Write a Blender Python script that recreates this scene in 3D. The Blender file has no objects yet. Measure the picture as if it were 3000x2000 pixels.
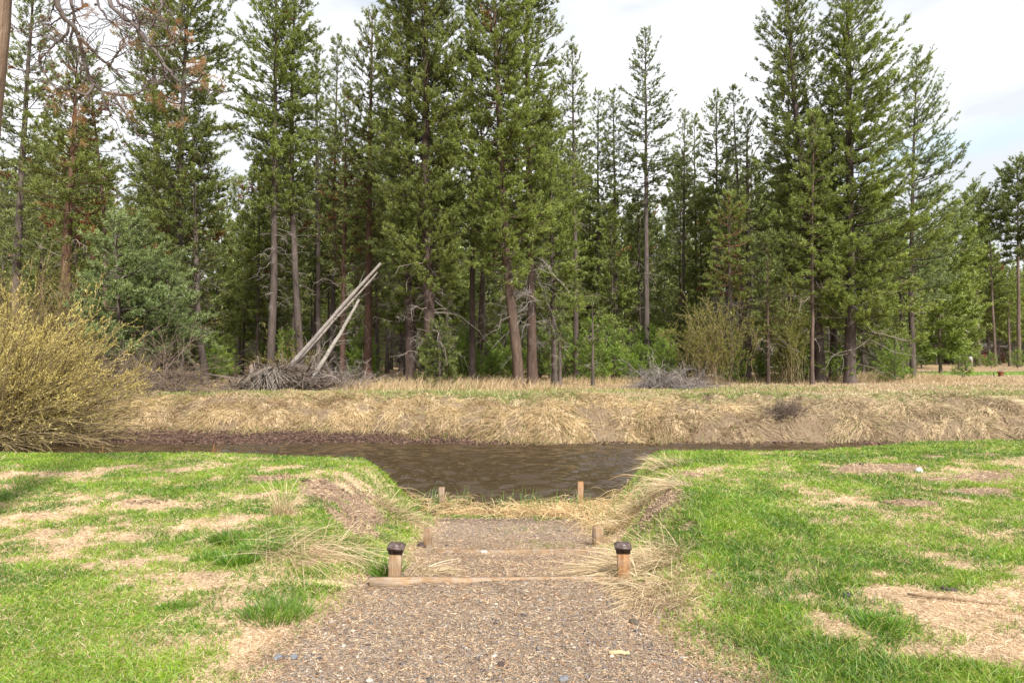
import bpy, math, random
import numpy as np
from math import radians as R

# ------------------------------------------------------------------ camera, sky, sun
scene = bpy.context.scene
COL = scene.collection
cam_d = bpy.data.cameras.new("camera")
cam = bpy.data.objects.new("camera", cam_d)
COL.objects.link(cam)
cam.location = (0, 0, 1.6)
cam.rotation_euler = (R(90 + 1.15), 0, 0)      # horizon a little under the middle of the frame
cam_d.lens = 24.0
cam_d.sensor_width = 36.0
cam_d.clip_start = 0.05
cam_d.clip_end = 5000
scene.camera = cam

SUN_EL, SUN_AZ = 45.0, 155.0                    # azimuth clockwise from +Y: behind the camera, to the right
world = bpy.data.worlds.new("World")
scene.world = world
world.use_nodes = True
nt = world.node_tree
nt.nodes.clear()
w_out = nt.nodes.new("ShaderNodeOutputWorld")
w_bg = nt.nodes.new("ShaderNodeBackground")
sky = nt.nodes.new("ShaderNodeTexSky")
sky.sky_type = 'NISHITA'
sky.sun_disc = False
sky.sun_elevation = R(SUN_EL)
sky.sun_rotation = R(SUN_AZ)
w_bg.inputs['Strength'].default_value = 0.12
tc = nt.nodes.new("ShaderNodeTexCoord")
mp = nt.nodes.new("ShaderNodeMapping")
mp.inputs['Scale'].default_value = (1.0, 1.0, 3.2)
nz = nt.nodes.new("ShaderNodeTexNoise")
nz.inputs['Scale'].default_value = 1.6
nz.inputs['Detail'].default_value = 7
nz.inputs['Roughness'].default_value = .55
cr = nt.nodes.new("ShaderNodeValToRGB")         # how much cloud hides the blue
cr.color_ramp.elements[0].position = .30
cr.color_ramp.elements[0].color = (.40, .40, .40, 1)
cr.color_ramp.elements[1].position = .44
cr.color_ramp.elements[1].color = (1, 1, 1, 1)
nz2 = nt.nodes.new("ShaderNodeTexNoise")
nz2.inputs['Scale'].default_value = 2.3
nz2.inputs['Detail'].default_value = 5
cr2 = nt.nodes.new("ShaderNodeValToRGB")        # grey and white cloud
cr2.color_ramp.elements[0].position = .40
cr2.color_ramp.elements[0].color = (4.4, 4.6, 4.9, 1)
cr2.color_ramp.elements[1].position = .60
cr2.color_ramp.elements[1].color = (6.9, 7.0, 7.2, 1)
mixw = nt.nodes.new("ShaderNodeMix")
mixw.data_type = 'RGBA'
nt.links.new(tc.outputs['Generated'], mp.inputs['Vector'])
nt.links.new(mp.outputs['Vector'], nz.inputs['Vector'])
nt.links.new(mp.outputs['Vector'], nz2.inputs['Vector'])
nt.links.new(nz.outputs['Fac'], cr.inputs['Fac'])
nt.links.new(nz2.outputs['Fac'], cr2.inputs['Fac'])
nt.links.new(cr.outputs['Color'], mixw.inputs['Factor'])
nt.links.new(sky.outputs['Color'], mixw.inputs['A'])
nt.links.new(cr2.outputs['Color'], mixw.inputs['B'])
# a thin blue rent in the cloud, low on the right
def wn(t, **k):
    x = nt.nodes.new(t)
    for a, b in k.items(): setattr(x, a, b)
    return x
nrm = wn("ShaderNodeVectorMath", operation='NORMALIZE')
nt.links.new(tc.outputs['Generated'], nrm.inputs[0])
def vnorm(v):
    l = math.sqrt(sum(c * c for c in v)); return tuple(c / l for c in v)
_d0, _t0 = (.70, 1.0, .325), (.17, 0.0, .045)
_n0 = vnorm((_d0[1] * _t0[2] - _d0[2] * _t0[1], _d0[2] * _t0[0] - _d0[0] * _t0[2], _d0[0] * _t0[1] - _d0[1] * _t0[0]))
dotn = wn("ShaderNodeVectorMath", operation='DOT_PRODUCT'); dotn.inputs[1].default_value = _n0
dotc = wn("ShaderNodeVectorMath", operation='DOT_PRODUCT'); dotc.inputs[1].default_value = vnorm(_d0)
nt.links.new(nrm.outputs[0], dotn.inputs[0]); nt.links.new(nrm.outputs[0], dotc.inputs[0])
nz3 = wn("ShaderNodeTexNoise"); nz3.inputs['Scale'].default_value = 9; nz3.inputs['Detail'].default_value = 5
nt.links.new(tc.outputs['Generated'], nz3.inputs['Vector'])
wob = wn("ShaderNodeMath", operation='MULTIPLY_ADD'); wob.inputs[1].default_value = .05; wob.inputs[2].default_value = -.025
nt.links.new(nz3.outputs['Fac'], wob.inputs[0])
sm = wn("ShaderNodeMath", operation='ADD'); nt.links.new(dotn.outputs['Value'], sm.inputs[0]); nt.links.new(wob.outputs[0], sm.inputs[1])
ab = wn("ShaderNodeMath", operation='ABSOLUTE'); nt.links.new(sm.outputs[0], ab.inputs[0])
m1_ = wn("ShaderNodeMapRange"); m1_.interpolation_type = 'SMOOTHSTEP'
for a_, b_ in (('From Min', .004), ('From Max', .028), ('To Min', 1), ('To Max', 0)): m1_.inputs[a_].default_value = b_
nt.links.new(ab.outputs[0], m1_.inputs['Value'])
m2_ = wn("ShaderNodeMapRange"); m2_.interpolation_type = 'SMOOTHSTEP'
for a_, b_ in (('From Min', .982), ('From Max', .997), ('To Min', 0), ('To Max', .5)): m2_.inputs[a_].default_value = b_
nt.links.new(dotc.outputs['Value'], m2_.inputs['Value'])
ml_ = wn("ShaderNodeMath", operation='MULTIPLY'); nt.links.new(m1_.outputs[0], ml_.inputs[0]); nt.links.new(m2_.outputs[0], ml_.inputs[1])
mixs = wn("ShaderNodeMix", data_type='RGBA'); mixs.inputs['B'].default_value = (3.6, 4.9, 6.0, 1)
nt.links.new(ml_.outputs[0], mixs.inputs['Factor']); nt.links.new(mixw.outputs['Result'], mixs.inputs['A'])
nt.links.new(mixs.outputs['Result'], w_bg.inputs['Color'])
nt.links.new(w_bg.outputs['Background'], w_out.inputs['Surface'])

sun_d = bpy.data.lights.new("sun", 'SUN')
sun_d.energy = 4.3
sun_d.angle = R(7)
sun_d.color = (1.0, .955, .88)
sun = bpy.data.objects.new("sun", sun_d)
COL.objects.link(sun)
sun.rotation_euler = (R(90 - SUN_EL), 0, R(180 - SUN_AZ))
sun.location = (20, -30, 60)

scene.view_settings.view_transform = 'Standard'
scene.view_settings.look = 'None'
scene.view_settings.exposure = 0.76
scene.view_settings.gamma = 1
scene.render.engine = 'CYCLES'
cy = scene.cycles
cy.max_bounces = 6
cy.diffuse_bounces = 3
cy.glossy_bounces = 3
cy.transmission_bounces = 3
cy.transparent_max_bounces = 4
cy.use_denoising = True
cy.caustics_reflective = False
cy.caustics_refractive = False

rs = np.random.RandomState(7)
random.seed(7)

# ------------------------------------------------------------------ helpers
CY, F = 1040.0, 2000.0                         # horizon row and focal length in photograph pixels


def px(sx, sy, Y):
    """world point at depth Y seen at photograph pixel (sx, sy)"""
    return np.array([(sx - 1500.0) * Y / F, Y, 1.6 + (CY - sy) * Y / F])


def _hash(ix, iy, seed):
    n = (ix.astype(np.int64) * 374761393 + iy.astype(np.int64) * 668265263 + seed * 974711) & 0xffffffff
    n = ((n ^ (n >> 13)) * 1274126177) & 0xffffffff
    n = (n ^ (n >> 16)) & 0xffffffff
    return n / 4294967295.0


def noise(x, y, s=1.0, seed=0):
    x = np.asarray(x, float) / s
    y = np.asarray(y, float) / s
    x0, y0 = np.floor(x), np.floor(y)
    fx, fy = x - x0, y - y0
    fx, fy = fx * fx * (3 - 2 * fx), fy * fy * (3 - 2 * fy)
    a, b = _hash(x0, y0, seed), _hash(x0 + 1, y0, seed)
    c, d = _hash(x0, y0 + 1, seed), _hash(x0 + 1, y0 + 1, seed)
    return (a + (b - a) * fx) * (1 - fy) + (c + (d - c) * fx) * fy


def fbm(x, y, s=1.0, seed=0, o=4):
    v, a, t = 0, 1.0, 0
    for i in range(o):
        v = v + a * noise(x, y, s / 2 ** i, seed + i * 17)
        t += a
        a *= .55
    return v / t


def sstep(a, b, x):
    t = np.clip((x - a) / (b - a), 0, 1)
    return t * t * (3 - 2 * t)


def unit(v):
    return v / np.maximum(np.linalg.norm(v, axis=-1, keepdims=True), 1e-9)


def tag(o, label=None, cat=None, group=None, kind=None):
    if label: o["label"] = label
    if cat: o["category"] = cat
    if group: o["group"] = group
    if kind: o["kind"] = kind
    return o


class MB:
    """collects geometry with a colour per vertex and a material slot per face"""
    def __init__(s):
        s.v, s.c, s.f, s.m, s.n = [], [], [], [], 0

    def add(s, v, faces, col, mat=0):
        v = np.asarray(v, float).reshape(-1, 3)
        col = np.broadcast_to(np.asarray(col, float), (len(v), 3))
        s.v.append(v); s.c.append(col)
        for f in (faces if isinstance(faces, list) else [faces]):
            f = np.asarray(f, int)
            s.f.append(f + s.n)
            s.m.append(np.full(len(f), mat, int))
        s.n += len(v)

    def build(s, name, mats, parent=None, loc=None, smooth=False):
        me = bpy.data.meshes.new(name)
        V = np.concatenate(s.v); C = np.concatenate(s.c)
        me.vertices.add(len(V))
        me.vertices.foreach_set("co", V.astype(np.float32).ravel())
        L = np.concatenate([f.ravel() for f in s.f])
        tot = np.concatenate([np.full(len(f), f.shape[1]) for f in s.f])
        st = np.concatenate([[0], np.cumsum(tot)[:-1]])
        me.loops.add(len(L))
        me.loops.foreach_set("vertex_index", L.astype(np.int32))
        me.polygons.add(len(tot))
        me.polygons.foreach_set("loop_start", st.astype(np.int32))
        me.polygons.foreach_set("loop_total", tot.astype(np.int32))
        me.polygons.foreach_set("material_index", np.concatenate(s.m).astype(np.int32))
        if smooth:
            me.polygons.foreach_set("use_smooth", np.ones(len(tot), bool))
        a = me.color_attributes.new("col", 'FLOAT_COLOR', 'POINT')
        a.data.foreach_set("color", np.hstack([C, np.ones((len(C), 1))]).astype(np.float32).ravel())
        for m in (mats if isinstance(mats, (list, tuple)) else [mats]):
            me.materials.append(m)
        me.update(calc_edges=True)
        o = bpy.data.objects.new(name, me)
        COL.objects.link(o)
        if parent is not None: o.parent = parent
        if loc is not None: o.location = loc
        return o


def tubes(mb, P, rad, sides=5, col=(.2, .15, .1), mat=0, cap=False):
    """P (B,n,3) polylines, rad (B,n) radii, col broadcast to (B,n,3)"""
    P = np.asarray(P, float); rad = np.asarray(rad, float)
    B, n, _ = P.shape
    if B == 0: return
    T = np.empty_like(P)
    T[:, 1:-1] = P[:, 2:] - P[:, :-2]
    T[:, 0] = P[:, 1] - P[:, 0]
    T[:, -1] = P[:, -1] - P[:, -2]
    T = unit(T)
    mean = unit(T.mean(1))
    ref = np.where(np.abs(mean[:, 2:3]) > .8, np.array([[1., 0, 0]]), np.array([[0, 0, 1.]]))[:, None, :]
    U = unit(np.cross(T, ref)); W = np.cross(T, U)
    a = np.arange(sides) * 2 * np.pi / sides
    ring = U[:, :, None, :] * np.cos(a)[None, None, :, None] + W[:, :, None, :] * np.sin(a)[None, None, :, None]
    V = P[:, :, None, :] + ring * rad[:, :, None, None]
    idx = np.arange(B * n * sides).reshape(B, n, sides)
    q = np.stack([idx[:, :-1], np.roll(idx[:, :-1], -1, 2), np.roll(idx[:, 1:], -1, 2), idx[:, 1:]], -1).reshape(-1, 4)
    c = np.broadcast_to(np.asarray(col, float), (B, n, 3))
    c = np.repeat(c[:, :, None, :], sides, 2).reshape(-1, 3)
    fs = [q]
    if cap:
        fs.append(idx[:, -1, :]); fs.append(idx[:, 0, ::-1])
    mb.add(V.reshape(-1, 3), fs, c, mat)


def blades(mb, base, d, length, width, c0, c1, bend=None, mat=0, seg=2, side=None):
    """thin tapering leaf blades. base,d (N,3); bend (N,3) is added with t^2"""
    N = len(base)
    if N == 0: return
    d = unit(d)
    length = np.broadcast_to(length, (N,))[:, None]
    width = np.broadcast_to(width, (N,))[:, None]
    if side is None:
        side = unit(np.cross(d, rs.normal(size=(N, 3))))
    c0 = np.broadcast_to(c0, (N, 3)); c1 = np.broadcast_to(c1, (N, 3))
    if bend is None: bend = np.zeros((N, 3))
    if seg == 1:
        V = np.stack([base - side * width / 2, base + side * width / 2, base + d * length + bend], 1)
        Cc = np.stack([c0, c0, c1], 1)
        mb.add(V.reshape(-1, 3), np.arange(3 * N).reshape(N, 3), Cc.reshape(-1, 3), mat)
        return
    pts, cs = [], []
    for i in range(seg):
        t = i / seg
        p = base + d * length * t + bend * t * t
        w = width * (1 - .55 * t) / 2
        pts += [p - side * w, p + side * w]
        cc = c0 + (c1 - c0) * t
        cs += [cc, cc]
    pts.append(base + d * length + bend); cs.append(c1)
    V = np.stack(pts, 1); Cc = np.stack(cs, 1)
    k = 2 * seg + 1
    off = (np.arange(N) * k)[:, None]
    qs = [off + np.array([[2 * i, 2 * i + 1, 2 * i + 3, 2 * i + 2]]) for i in range(seg - 1)]
    tr = off + np.array([[2 * seg - 2, 2 * seg - 1, 2 * seg]])
    fs = ([np.concatenate(qs)] if qs else []) + [tr]
    mb.add(V.reshape(-1, 3), fs, Cc.reshape(-1, 3), mat)


def rdir(n, zmin=-1, zmax=1):
    z = rs.uniform(zmin, zmax, n)
    a = rs.uniform(0, 2 * np.pi, n)
    r = np.sqrt(1 - z * z)
    return np.stack([r * np.cos(a), r * np.sin(a), z], 1)


def empty(name, loc, rz=0):
    o = bpy.data.objects.new(name, None)
    o.empty_display_size = .2
    COL.objects.link(o)
    o.location = loc
    o.rotation_euler = (0, 0, rz)
    return o


def copy_tree(o, parent=None):
    c = o.copy(); COL.objects.link(c)
    if parent is not None: c.parent = parent
    for ch in list(o.children): copy_tree(ch, c)
    return c


# ------------------------------------------------------------------ materials
def new_mat(name):
    m = bpy.data.materials.new(name)
    m.use_nodes = True
    n = m.node_tree.nodes
    n.clear()
    return m, n, m.node_tree.links


def N(n, t, **k):
    x = n.new(t)
    for a, b in k.items():
        if hasattr(x, a): setattr(x, a, b)
        else: x.inputs[a].default_value = b
    return x


def leaf_mat(name, trans=.35, rough=.55, gloss=.06, var=.25, vscale=2.0):
    """attribute-coloured leaf or needle: diffuse + translucent + a little sheen"""
    m, n, l = new_mat(name)
    out = N(n, "ShaderNodeOutputMaterial")
    at = N(n, "ShaderNodeAttribute", attribute_name="col")
    geo = N(n, "ShaderNodeNewGeometry")
    nzz = N(n, "ShaderNodeTexNoise", Scale=vscale, Detail=2.0)
    l.new(geo.outputs['Position'], nzz.inputs['Vector'])
    mr = N(n, "ShaderNodeMapRange")
    mr.inputs['From Min'].default_value = .3; mr.inputs['From Max'].default_value = .7
    mr.inputs['To Min'].default_value = 1 - var; mr.inputs['To Max'].default_value = 1 + var
    l.new(nzz.outputs['Fac'], mr.inputs['Value'])
    mul = N(n, "ShaderNodeVectorMath", operation='SCALE')
    l.new(at.outputs['Color'], mul.inputs[0]); l.new(mr.outputs['Result'], mul.inputs['Scale'])
    d = N(n, "ShaderNodeBsdfDiffuse"); t = N(n, "ShaderNodeBsdfTranslucent")
    g = N(n, "ShaderNodeBsdfGlossy", Roughness=rough)
    l.new(mul.outputs[0], d.inputs['Color']); l.new(mul.outputs[0], t.inputs['Color'])
    m1 = N(n, "ShaderNodeMixShader", Fac=trans); m2 = N(n, "ShaderNodeMixShader", Fac=gloss)
    l.new(d.outputs[0], m1.inputs[1]); l.new(t.outputs[0], m1.inputs[2])
    l.new(m1.outputs[0], m2.inputs[1]); l.new(g.outputs[0], m2.inputs[2])
    l.new(m2.outputs[0], out.inputs['Surface'])
    return m


def rough_mat(name, rough=.85, bump=.4, scale=30, stretch=(1, 1, 1), var=.35, detail=6, dist=.02, spec=.2):
    """attribute-coloured rough solid with noise colour and bump in object space"""
    m, n, l = new_mat(name)
    out = N(n, "ShaderNodeOutputMaterial")
    b = N(n, "ShaderNodeBsdfPrincipled", Roughness=rough)
    b.inputs['Specular IOR Level'].default_value = spec
    at = N(n, "ShaderNodeAttribute", attribute_name="col")
    t = N(n, "ShaderNodeTexCoord"); mpp = N(n, "ShaderNodeMapping", Scale=stretch)
    l.new(t.outputs['Object'], mpp.inputs['Vector'])
    z = N(n, "ShaderNodeTexNoise", Scale=scale, Detail=detail, Roughness=.65)
    l.new(mpp.outputs[0], z.inputs['Vector'])
    mr = N(n, "ShaderNodeMapRange")
    mr.inputs['From Min'].default_value = .3; mr.inputs['From Max'].default_value = .7
    mr.inputs['To Min'].default_value = 1 - var; mr.inputs['To Max'].default_value = 1 + var
    l.new(z.outputs['Fac'], mr.inputs['Value'])
    mul = N(n, "ShaderNodeVectorMath", operation='SCALE')
    l.new(at.outputs['Color'], mul.inputs[0]); l.new(mr.outputs['Result'], mul.inputs['Scale'])
    bp = N(n, "ShaderNodeBump", Strength=bump, Distance=dist)
    l.new(z.outputs['Fac'], bp.inputs['Height'])
    l.new(mul.outputs[0], b.inputs['Base Color']); l.new(bp.outputs[0], b.inputs['Normal'])
    l.new(b.outputs[0], out.inputs['Surface'])
    return m


M_needle = leaf_mat("pine_needles", .38, .5, .05, .22, .9)
M_grass = leaf_mat("grass_blades", .35, .5, .05, .18, 3.0)
M_straw = leaf_mat("dry_straw", .25, .5, .04, .2, 3.5)
M_willow = leaf_mat("willow_buds", .35, .5, .03, .2, 1.5)
M_bark = rough_mat("pine_bark", .9, .9, 9, (1, 1, .22), .42, 6, .05)
M_twig = rough_mat("bare_twigs", .85, .2, 14, (1, 1, 1), .25, 3)
M_log = rough_mat("weathered_log", .8, .6, 10, (1, 1, 1), .3, 5)
M_stone = rough_mat("stones", .8, .4, 60, (1, 1, 1), .3, 4, .004)
M_soil = rough_mat("soil_clods", .95, .8, 25, (1, 1, 1), .4, 6)

def wood_mat(name, c_dark, c_light, weather=(.38, .33, .28), wfac=.35):
    m, n, l = new_mat(name)
    out = N(n, "ShaderNodeOutputMaterial")
    b = N(n, "ShaderNodeBsdfPrincipled", Roughness=.75)
    b.inputs['Specular IOR Level'].default_value = .25
    t = N(n, "ShaderNodeTexCoord"); mpp = N(n, "ShaderNodeMapping", Scale=(1, 1, .07))
    l.new(t.outputs['Object'], mpp.inputs['Vector'])
    z = N(n, "ShaderNodeTexNoise", Scale=95, Detail=5, Roughness=.7)
    l.new(mpp.outputs[0], z.inputs['Vector'])
    r = N(n, "ShaderNodeValToRGB")
    r.color_ramp.elements[0].position = .34; r.color_ramp.elements[0].color = (*c_dark, 1)
    r.color_ramp.elements[1].position = .62; r.color_ramp.elements[1].color = (*c_light, 1)
    l.new(z.outputs['Fac'], r.inputs['Fac'])
    z2 = N(n, "ShaderNodeTexNoise", Scale=14, Detail=4)
    l.new(t.outputs['Object'], z2.inputs['Vector'])
    mr = N(n, "ShaderNodeMapRange")
    mr.inputs['From Min'].default_value = .42; mr.inputs['From Max'].default_value = .62
    mr.inputs['To Min'].default_value = 0; mr.inputs['To Max'].default_value = wfac * 1.6
    l.new(z2.outputs['Fac'], mr.inputs['Value'])
    mx = N(n, "ShaderNodeMix", data_type='RGBA')
    l.new(mr.outputs[0], mx.inputs['Factor']); l.new(r.outputs[0], mx.inputs['A'])
    mx.inputs['B'].default_value = (*weather, 1)
    bp = N(n, "ShaderNodeBump", Strength=.7, Distance=.003)
    l.new(z.outputs['Fac'], bp.inputs['Height'])
    l.new(mx.outputs['Result'], b.inputs['Base Color']); l.new(bp.outputs[0], b.inputs['Normal'])
    l.new(b.outputs[0], out.inputs['Surface'])
    return m

M_post = wood_mat("post_wood", (.16, .09, .045), (.38, .255, .15), wfac=.25)
M_post_orange = wood_mat("orange_post_wood", (.18, .08, .03), (.38, .21, .095), wfac=.2)
M_post_grey = wood_mat("grey_post_wood", (.12, .07, .04), (.32, .21, .12), (.34, .30, .25), .25)
def cap_mat():
    m, n, l = new_mat("brown_cap_plastic")
    out = N(n, "ShaderNodeOutputMaterial")
    b = N(n, "ShaderNodeBsdfPrincipled", Roughness=.45)
    t = N(n, "ShaderNodeTexCoord")
    z = N(n, "ShaderNodeTexNoise", Scale=40, Detail=5)
    l.new(t.outputs['Object'], z.inputs['Vector'])
    r = N(n, "ShaderNodeValToRGB")
    r.color_ramp.elements[0].position = .4; r.color_ramp.elements[0].color = (.055, .033, .028, 1)
    r.color_ramp.elements[1].position = .75; r.color_ramp.elements[1].color = (.16, .12, .105, 1)
    l.new(z.outputs['Fac'], r.inputs['Fac']); l.new(r.outputs[0], b.inputs['Base Color'])
    bp = N(n, "ShaderNodeBump", Strength=.2, Distance=.002)
    l.new(z.outputs['Fac'], bp.inputs['Height']); l.new(bp.outputs[0], b.inputs['Normal'])
    l.new(b.outputs[0], out.inputs['Surface'])
    return m
M_cap = cap_mat()

# ------------------------------------------------------------------ terrain
WATER_Z = -.75
def side_w(x, y):
    wl = np.interp(y, [4.6, 5.2, 6, 8, 10, 11.5], [.2, .35, .8, 1.35, 1.35, 1.5])
    wr = np.interp(y, [4.6, 5.2, 6, 8, 10, 11.5], [.3, .55, .75, 1.0, 1.2, 1.3])
    return np.where(x < 0, wl, wr)

def half_w(x, y):
    return np.where(x < 0, np.interp(y, [0, 3.4, 5, 7.5, 10.5, 12], [1.6, 1.33, 1.0, .98, 1.08, 1.5]),
                    np.interp(y, [0, 3.4, 4, 5, 7.5, 10.5, 12], [1.4, 1.16, .95, .95, .98, 1.12, 1.5]))

def shore_near(x):
    return 11.0 + .7 * noise(x, x * 0 + 3, 2.6, 5) - .3 + np.interp(x, [-60, -12, -4, -2, 2, 3.5, 8, 12, 60], [.3, .3, .1, .2, .2, .5, 1.3, 1.5, 1.5])

def shore_far(x):
    return 17.9 + .5 * (noise(x, x * 0 + 9, 3.0, 15) - .5) + .25 * (noise(x, x * 0, .7, 16) - .5)

def mudw(x):            # width of the mud strip under the far bank
    return np.interp(x, [-30, -9, -5, -1, 1, 60], [1.5, 1.5, 1.3, .7, .30, .22]) + .30 * (noise(x, x * 0 + 1, .9, 33) - .5)

def lawn_z(x, y):
    z = .05 * (fbm(x, y, 2.4, 3) - .5) + .03 * (noise(x, y, .5, 4) - .5) + .012 * (noise(x, y, .12, 6) - .5)
    z = z + .10 * sstep(4.5, 9, x) * sstep(5, 11, y)
    # lips of the cutting stand a little proud of the lawn
    z = z + .10 * np.exp(-((x + 2.3) / .7) ** 2 - ((y - 8.3) / 1.2) ** 2)
    z = z + .14 * np.exp(-((x - 1.9) / .6) ** 2 - ((y - 6.8) / 1.3) ** 2)
    return z

def tussock(x, y, sp=.72, seed=5):
    """grass tussocks of the far bank: height of the mound and the direction away from its centre"""
    gx_, gy_ = np.floor(x / sp), np.floor(y / sp)
    best = np.zeros_like(x); dx = np.zeros_like(x); dy = np.zeros_like(x)
    for i in (-1, 0, 1):
        for j in (-1, 0, 1):
            cx, cy = gx_ + i, gy_ + j
            px_ = (cx + .15 + .7 * _hash(cx, cy, seed)) * sp; py_ = (cy + .15 + .7 * _hash(cx, cy, seed + 1)) * sp
            r = sp * (.5 + .45 * _hash(cx, cy, seed + 2)); hh = .04 + .24 * _hash(cx, cy, seed + 3)
            q = np.sqrt((x - px_) ** 2 + ((y - py_) * 1.1) ** 2) / r
            b = hh * np.sqrt(np.clip(1 - q * q, 0, 1))
            m = b > best
            best = np.where(m, b, best); dx = np.where(m, (x - px_) / r, dx); dy = np.where(m, (y - py_) / r, dy)
    return best, dx, dy

def H(x, y):
    x = np.asarray(x, float); y = np.asarray(y, float)
    lw = lawn_z(x, y)
    ramp = np.interp(y, [0, 4.93, 4.97, 6.56, 6.62, 7.5, 9.5, 10.4, 12], [0, -.01, -.05, -.29, -.33, -.49, -.67, -.80, -1.3])
    ramp = ramp - .04 * sstep(.0, -.95, x) * sstep(-2.2, -1.2, x) * sstep(4.1, 4.75, y) * (y < 4.95)
    ramp = ramp + .012 * (noise(x, y, .3, 8) - .5) * 2
    ft = sstep(0, 1.0, np.abs(x) - half_w(x, y))
    flat = ramp * (1 - ft) + lw * ft
    wob = .22 * (noise(x, y, .8, 21) - .5) * sstep(5, 7, y)
    s = sstep(0, 1, (np.abs(x) - half_w(x, y) + wob) / side_w(x, y))
    rough = (fbm(x, y, .35, 31, 3) - .5) * .16 * np.sin(np.pi * s) * sstep(5, 6.5, y)
    z = ramp * (1 - s) + lw * s + rough
    z = np.where(y < 4.93, np.where(np.abs(x) < half_w(x, y), ramp, flat), z)
    bank = sstep(0, 1.7, y - shore_near(x) + .35)
    z = z * (1 - bank) + -1.25 * bank + .05 * (noise(x, y, .3, 41) - .5) * np.sin(np.pi * bank)
    # far bank
    sf = shore_far(x); mw = mudw(x)
    d = y - sf
    far_mud = np.interp(d, [-2.5, 0], [-1.25, -.76])
    dd = np.maximum(d - mw, 0)
    up = np.interp(dd, [0, .35, .8, 1.6, 2.6, 3.6, 60], [0, .22, .44, .66, .86, .98, 1.0])
    zf = far_mud + (np.clip(d, 0, None) * 0 + np.minimum(np.maximum(d, 0), mw) * .20) + up * (1.08 - .20 * mw)
    zf = np.where(d < 0, far_mud, zf)
    hum = (np.abs(fbm(x * .8, y, .9, 51, 3) - .5) * -1.6 + .3) * .22 + tussock(x, y)[0]
    zf = zf - .05 + hum * sstep(.05, .6, dd) * (1 - sstep(2.6, 4.2, dd))
    zf = zf + .10 * (fbm(x, y, 3.0, 61, 3) - .5) * sstep(3.5, 6, dd) + .05 * (noise(x, y, .5, 62) - .5) * sstep(3, 5, dd)
    zf = zf + .5 * (fbm(x, y, 22, 71, 2) - .5) * sstep(14, 40, dd)
    return np.where(y > 14.5, zf, z)

def on_ground(x, y):
    return float(H(np.array([x]), np.array([y]))[0])

# painted-by-nature masks: greenness and soil of the near lawn, from patches seen in the photograph
GREEN = [  # (photo x, photo y, half width, half height, amount)
    (2080, 1900, 110, 120, .9), (2010, 1780, 70, 90, .8), (2180, 1970, 120, 60, .7),
    (150, 1330, 420, 22, .8), (700, 1340, 330, 22, .5), (330, 1420, 360, 40, .75), (60, 1440, 160, 40, .3), (30, 1660, 190, 90, .5),
    (100, 1850, 330, 150, .8), (500, 1500, 220, 22, .45), (300, 1560, 200, 25, .35), (260, 1950, 520, 60, .8), (690, 1620, 90, 60, .55),
    (800, 1750, 70, 50, .6), (560, 1830, 160, 45, .3), (870, 1600, 220, 60, .7), (1010, 1500, 90, 70, .45),
    (2060, 1560, 190, 170, .9), (2060, 1720, 170, 90, .9), (2250, 1430, 240, 60, .75), (2450, 1590, 330, 60, .85), (2130, 1850, 170, 90, .8),
    (2420, 1930, 260, 60, .8), (2650, 1600, 260, 60, .6), (2870, 1690, 200, 50, .6), (2850, 1490, 200, 50, .7), (2050, 1350, 240, 30, .7),
    (2520, 1330, 330, 12, .7), (2560, 1800, 110, 35, .5), (2700, 1850, 200, 40, .4), (2350, 1500, 150, 40, .5), (2080, 1410, 200, 30, .6),
    (2900, 1340, 180, 12, .5), (2950, 1800, 150, 20, .4), (2280, 1720, 200, 70, .5), (2480, 1720, 140, 40, .35)]
STRAW = [(150, 1540, 230, 75, .9), (620, 1720, 200, 60, .8), (700, 1850, 150, 70, .9), (450, 1480, 200, 18, .6), (100, 1385, 200, 16, .8),
         (800, 1905, 130, 60, .8), (2560, 1740, 150, 30, .5), (2700, 1700, 250, 35, .3), (2830, 1760, 300, 45, 1.0), (2700, 1900, 240, 35, .8), (2420, 1460, 130, 18, .7),
         (2550, 1520, 120, 20, .5), (2900, 1920, 180, 40, .6), (2300, 1700, 60, 25, .4)]
SOIL = [(2560, 1375, 190, 25, 1.0), (2800, 1345, 260, 10, .6), (2850, 1400, 200, 22, .9), (2280, 1425, 70, 10, .8), (2680, 1475, 100, 14, 1.0), (2350, 1450, 120, 12, .6),
        (420, 1470, 130, 12, .8), (60, 1400, 220, 10, .6), (2030, 1395, 70, 16, .9), (830, 1405, 170, 18, .9), (960, 1440, 120, 40, .9), (1030, 1510, 90, 40, .8), (2880, 1440, 140, 14, .9),
        (1905, 1470, 60, 30, .8), (2830, 1755, 200, 30, .45)]

def patch(x, y, tab):
    yy = np.maximum(y, 1.5)
    sx = 1500 + x * F / yy
    sy = CY + 1.6 * F / yy
    v = np.zeros_like(sx)
    for a, b, c, d, k in tab:
        v = np.maximum(v, k * np.exp(-((sx - a) / c) ** 2 - ((sy - b) / d) ** 2))
    return v

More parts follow.
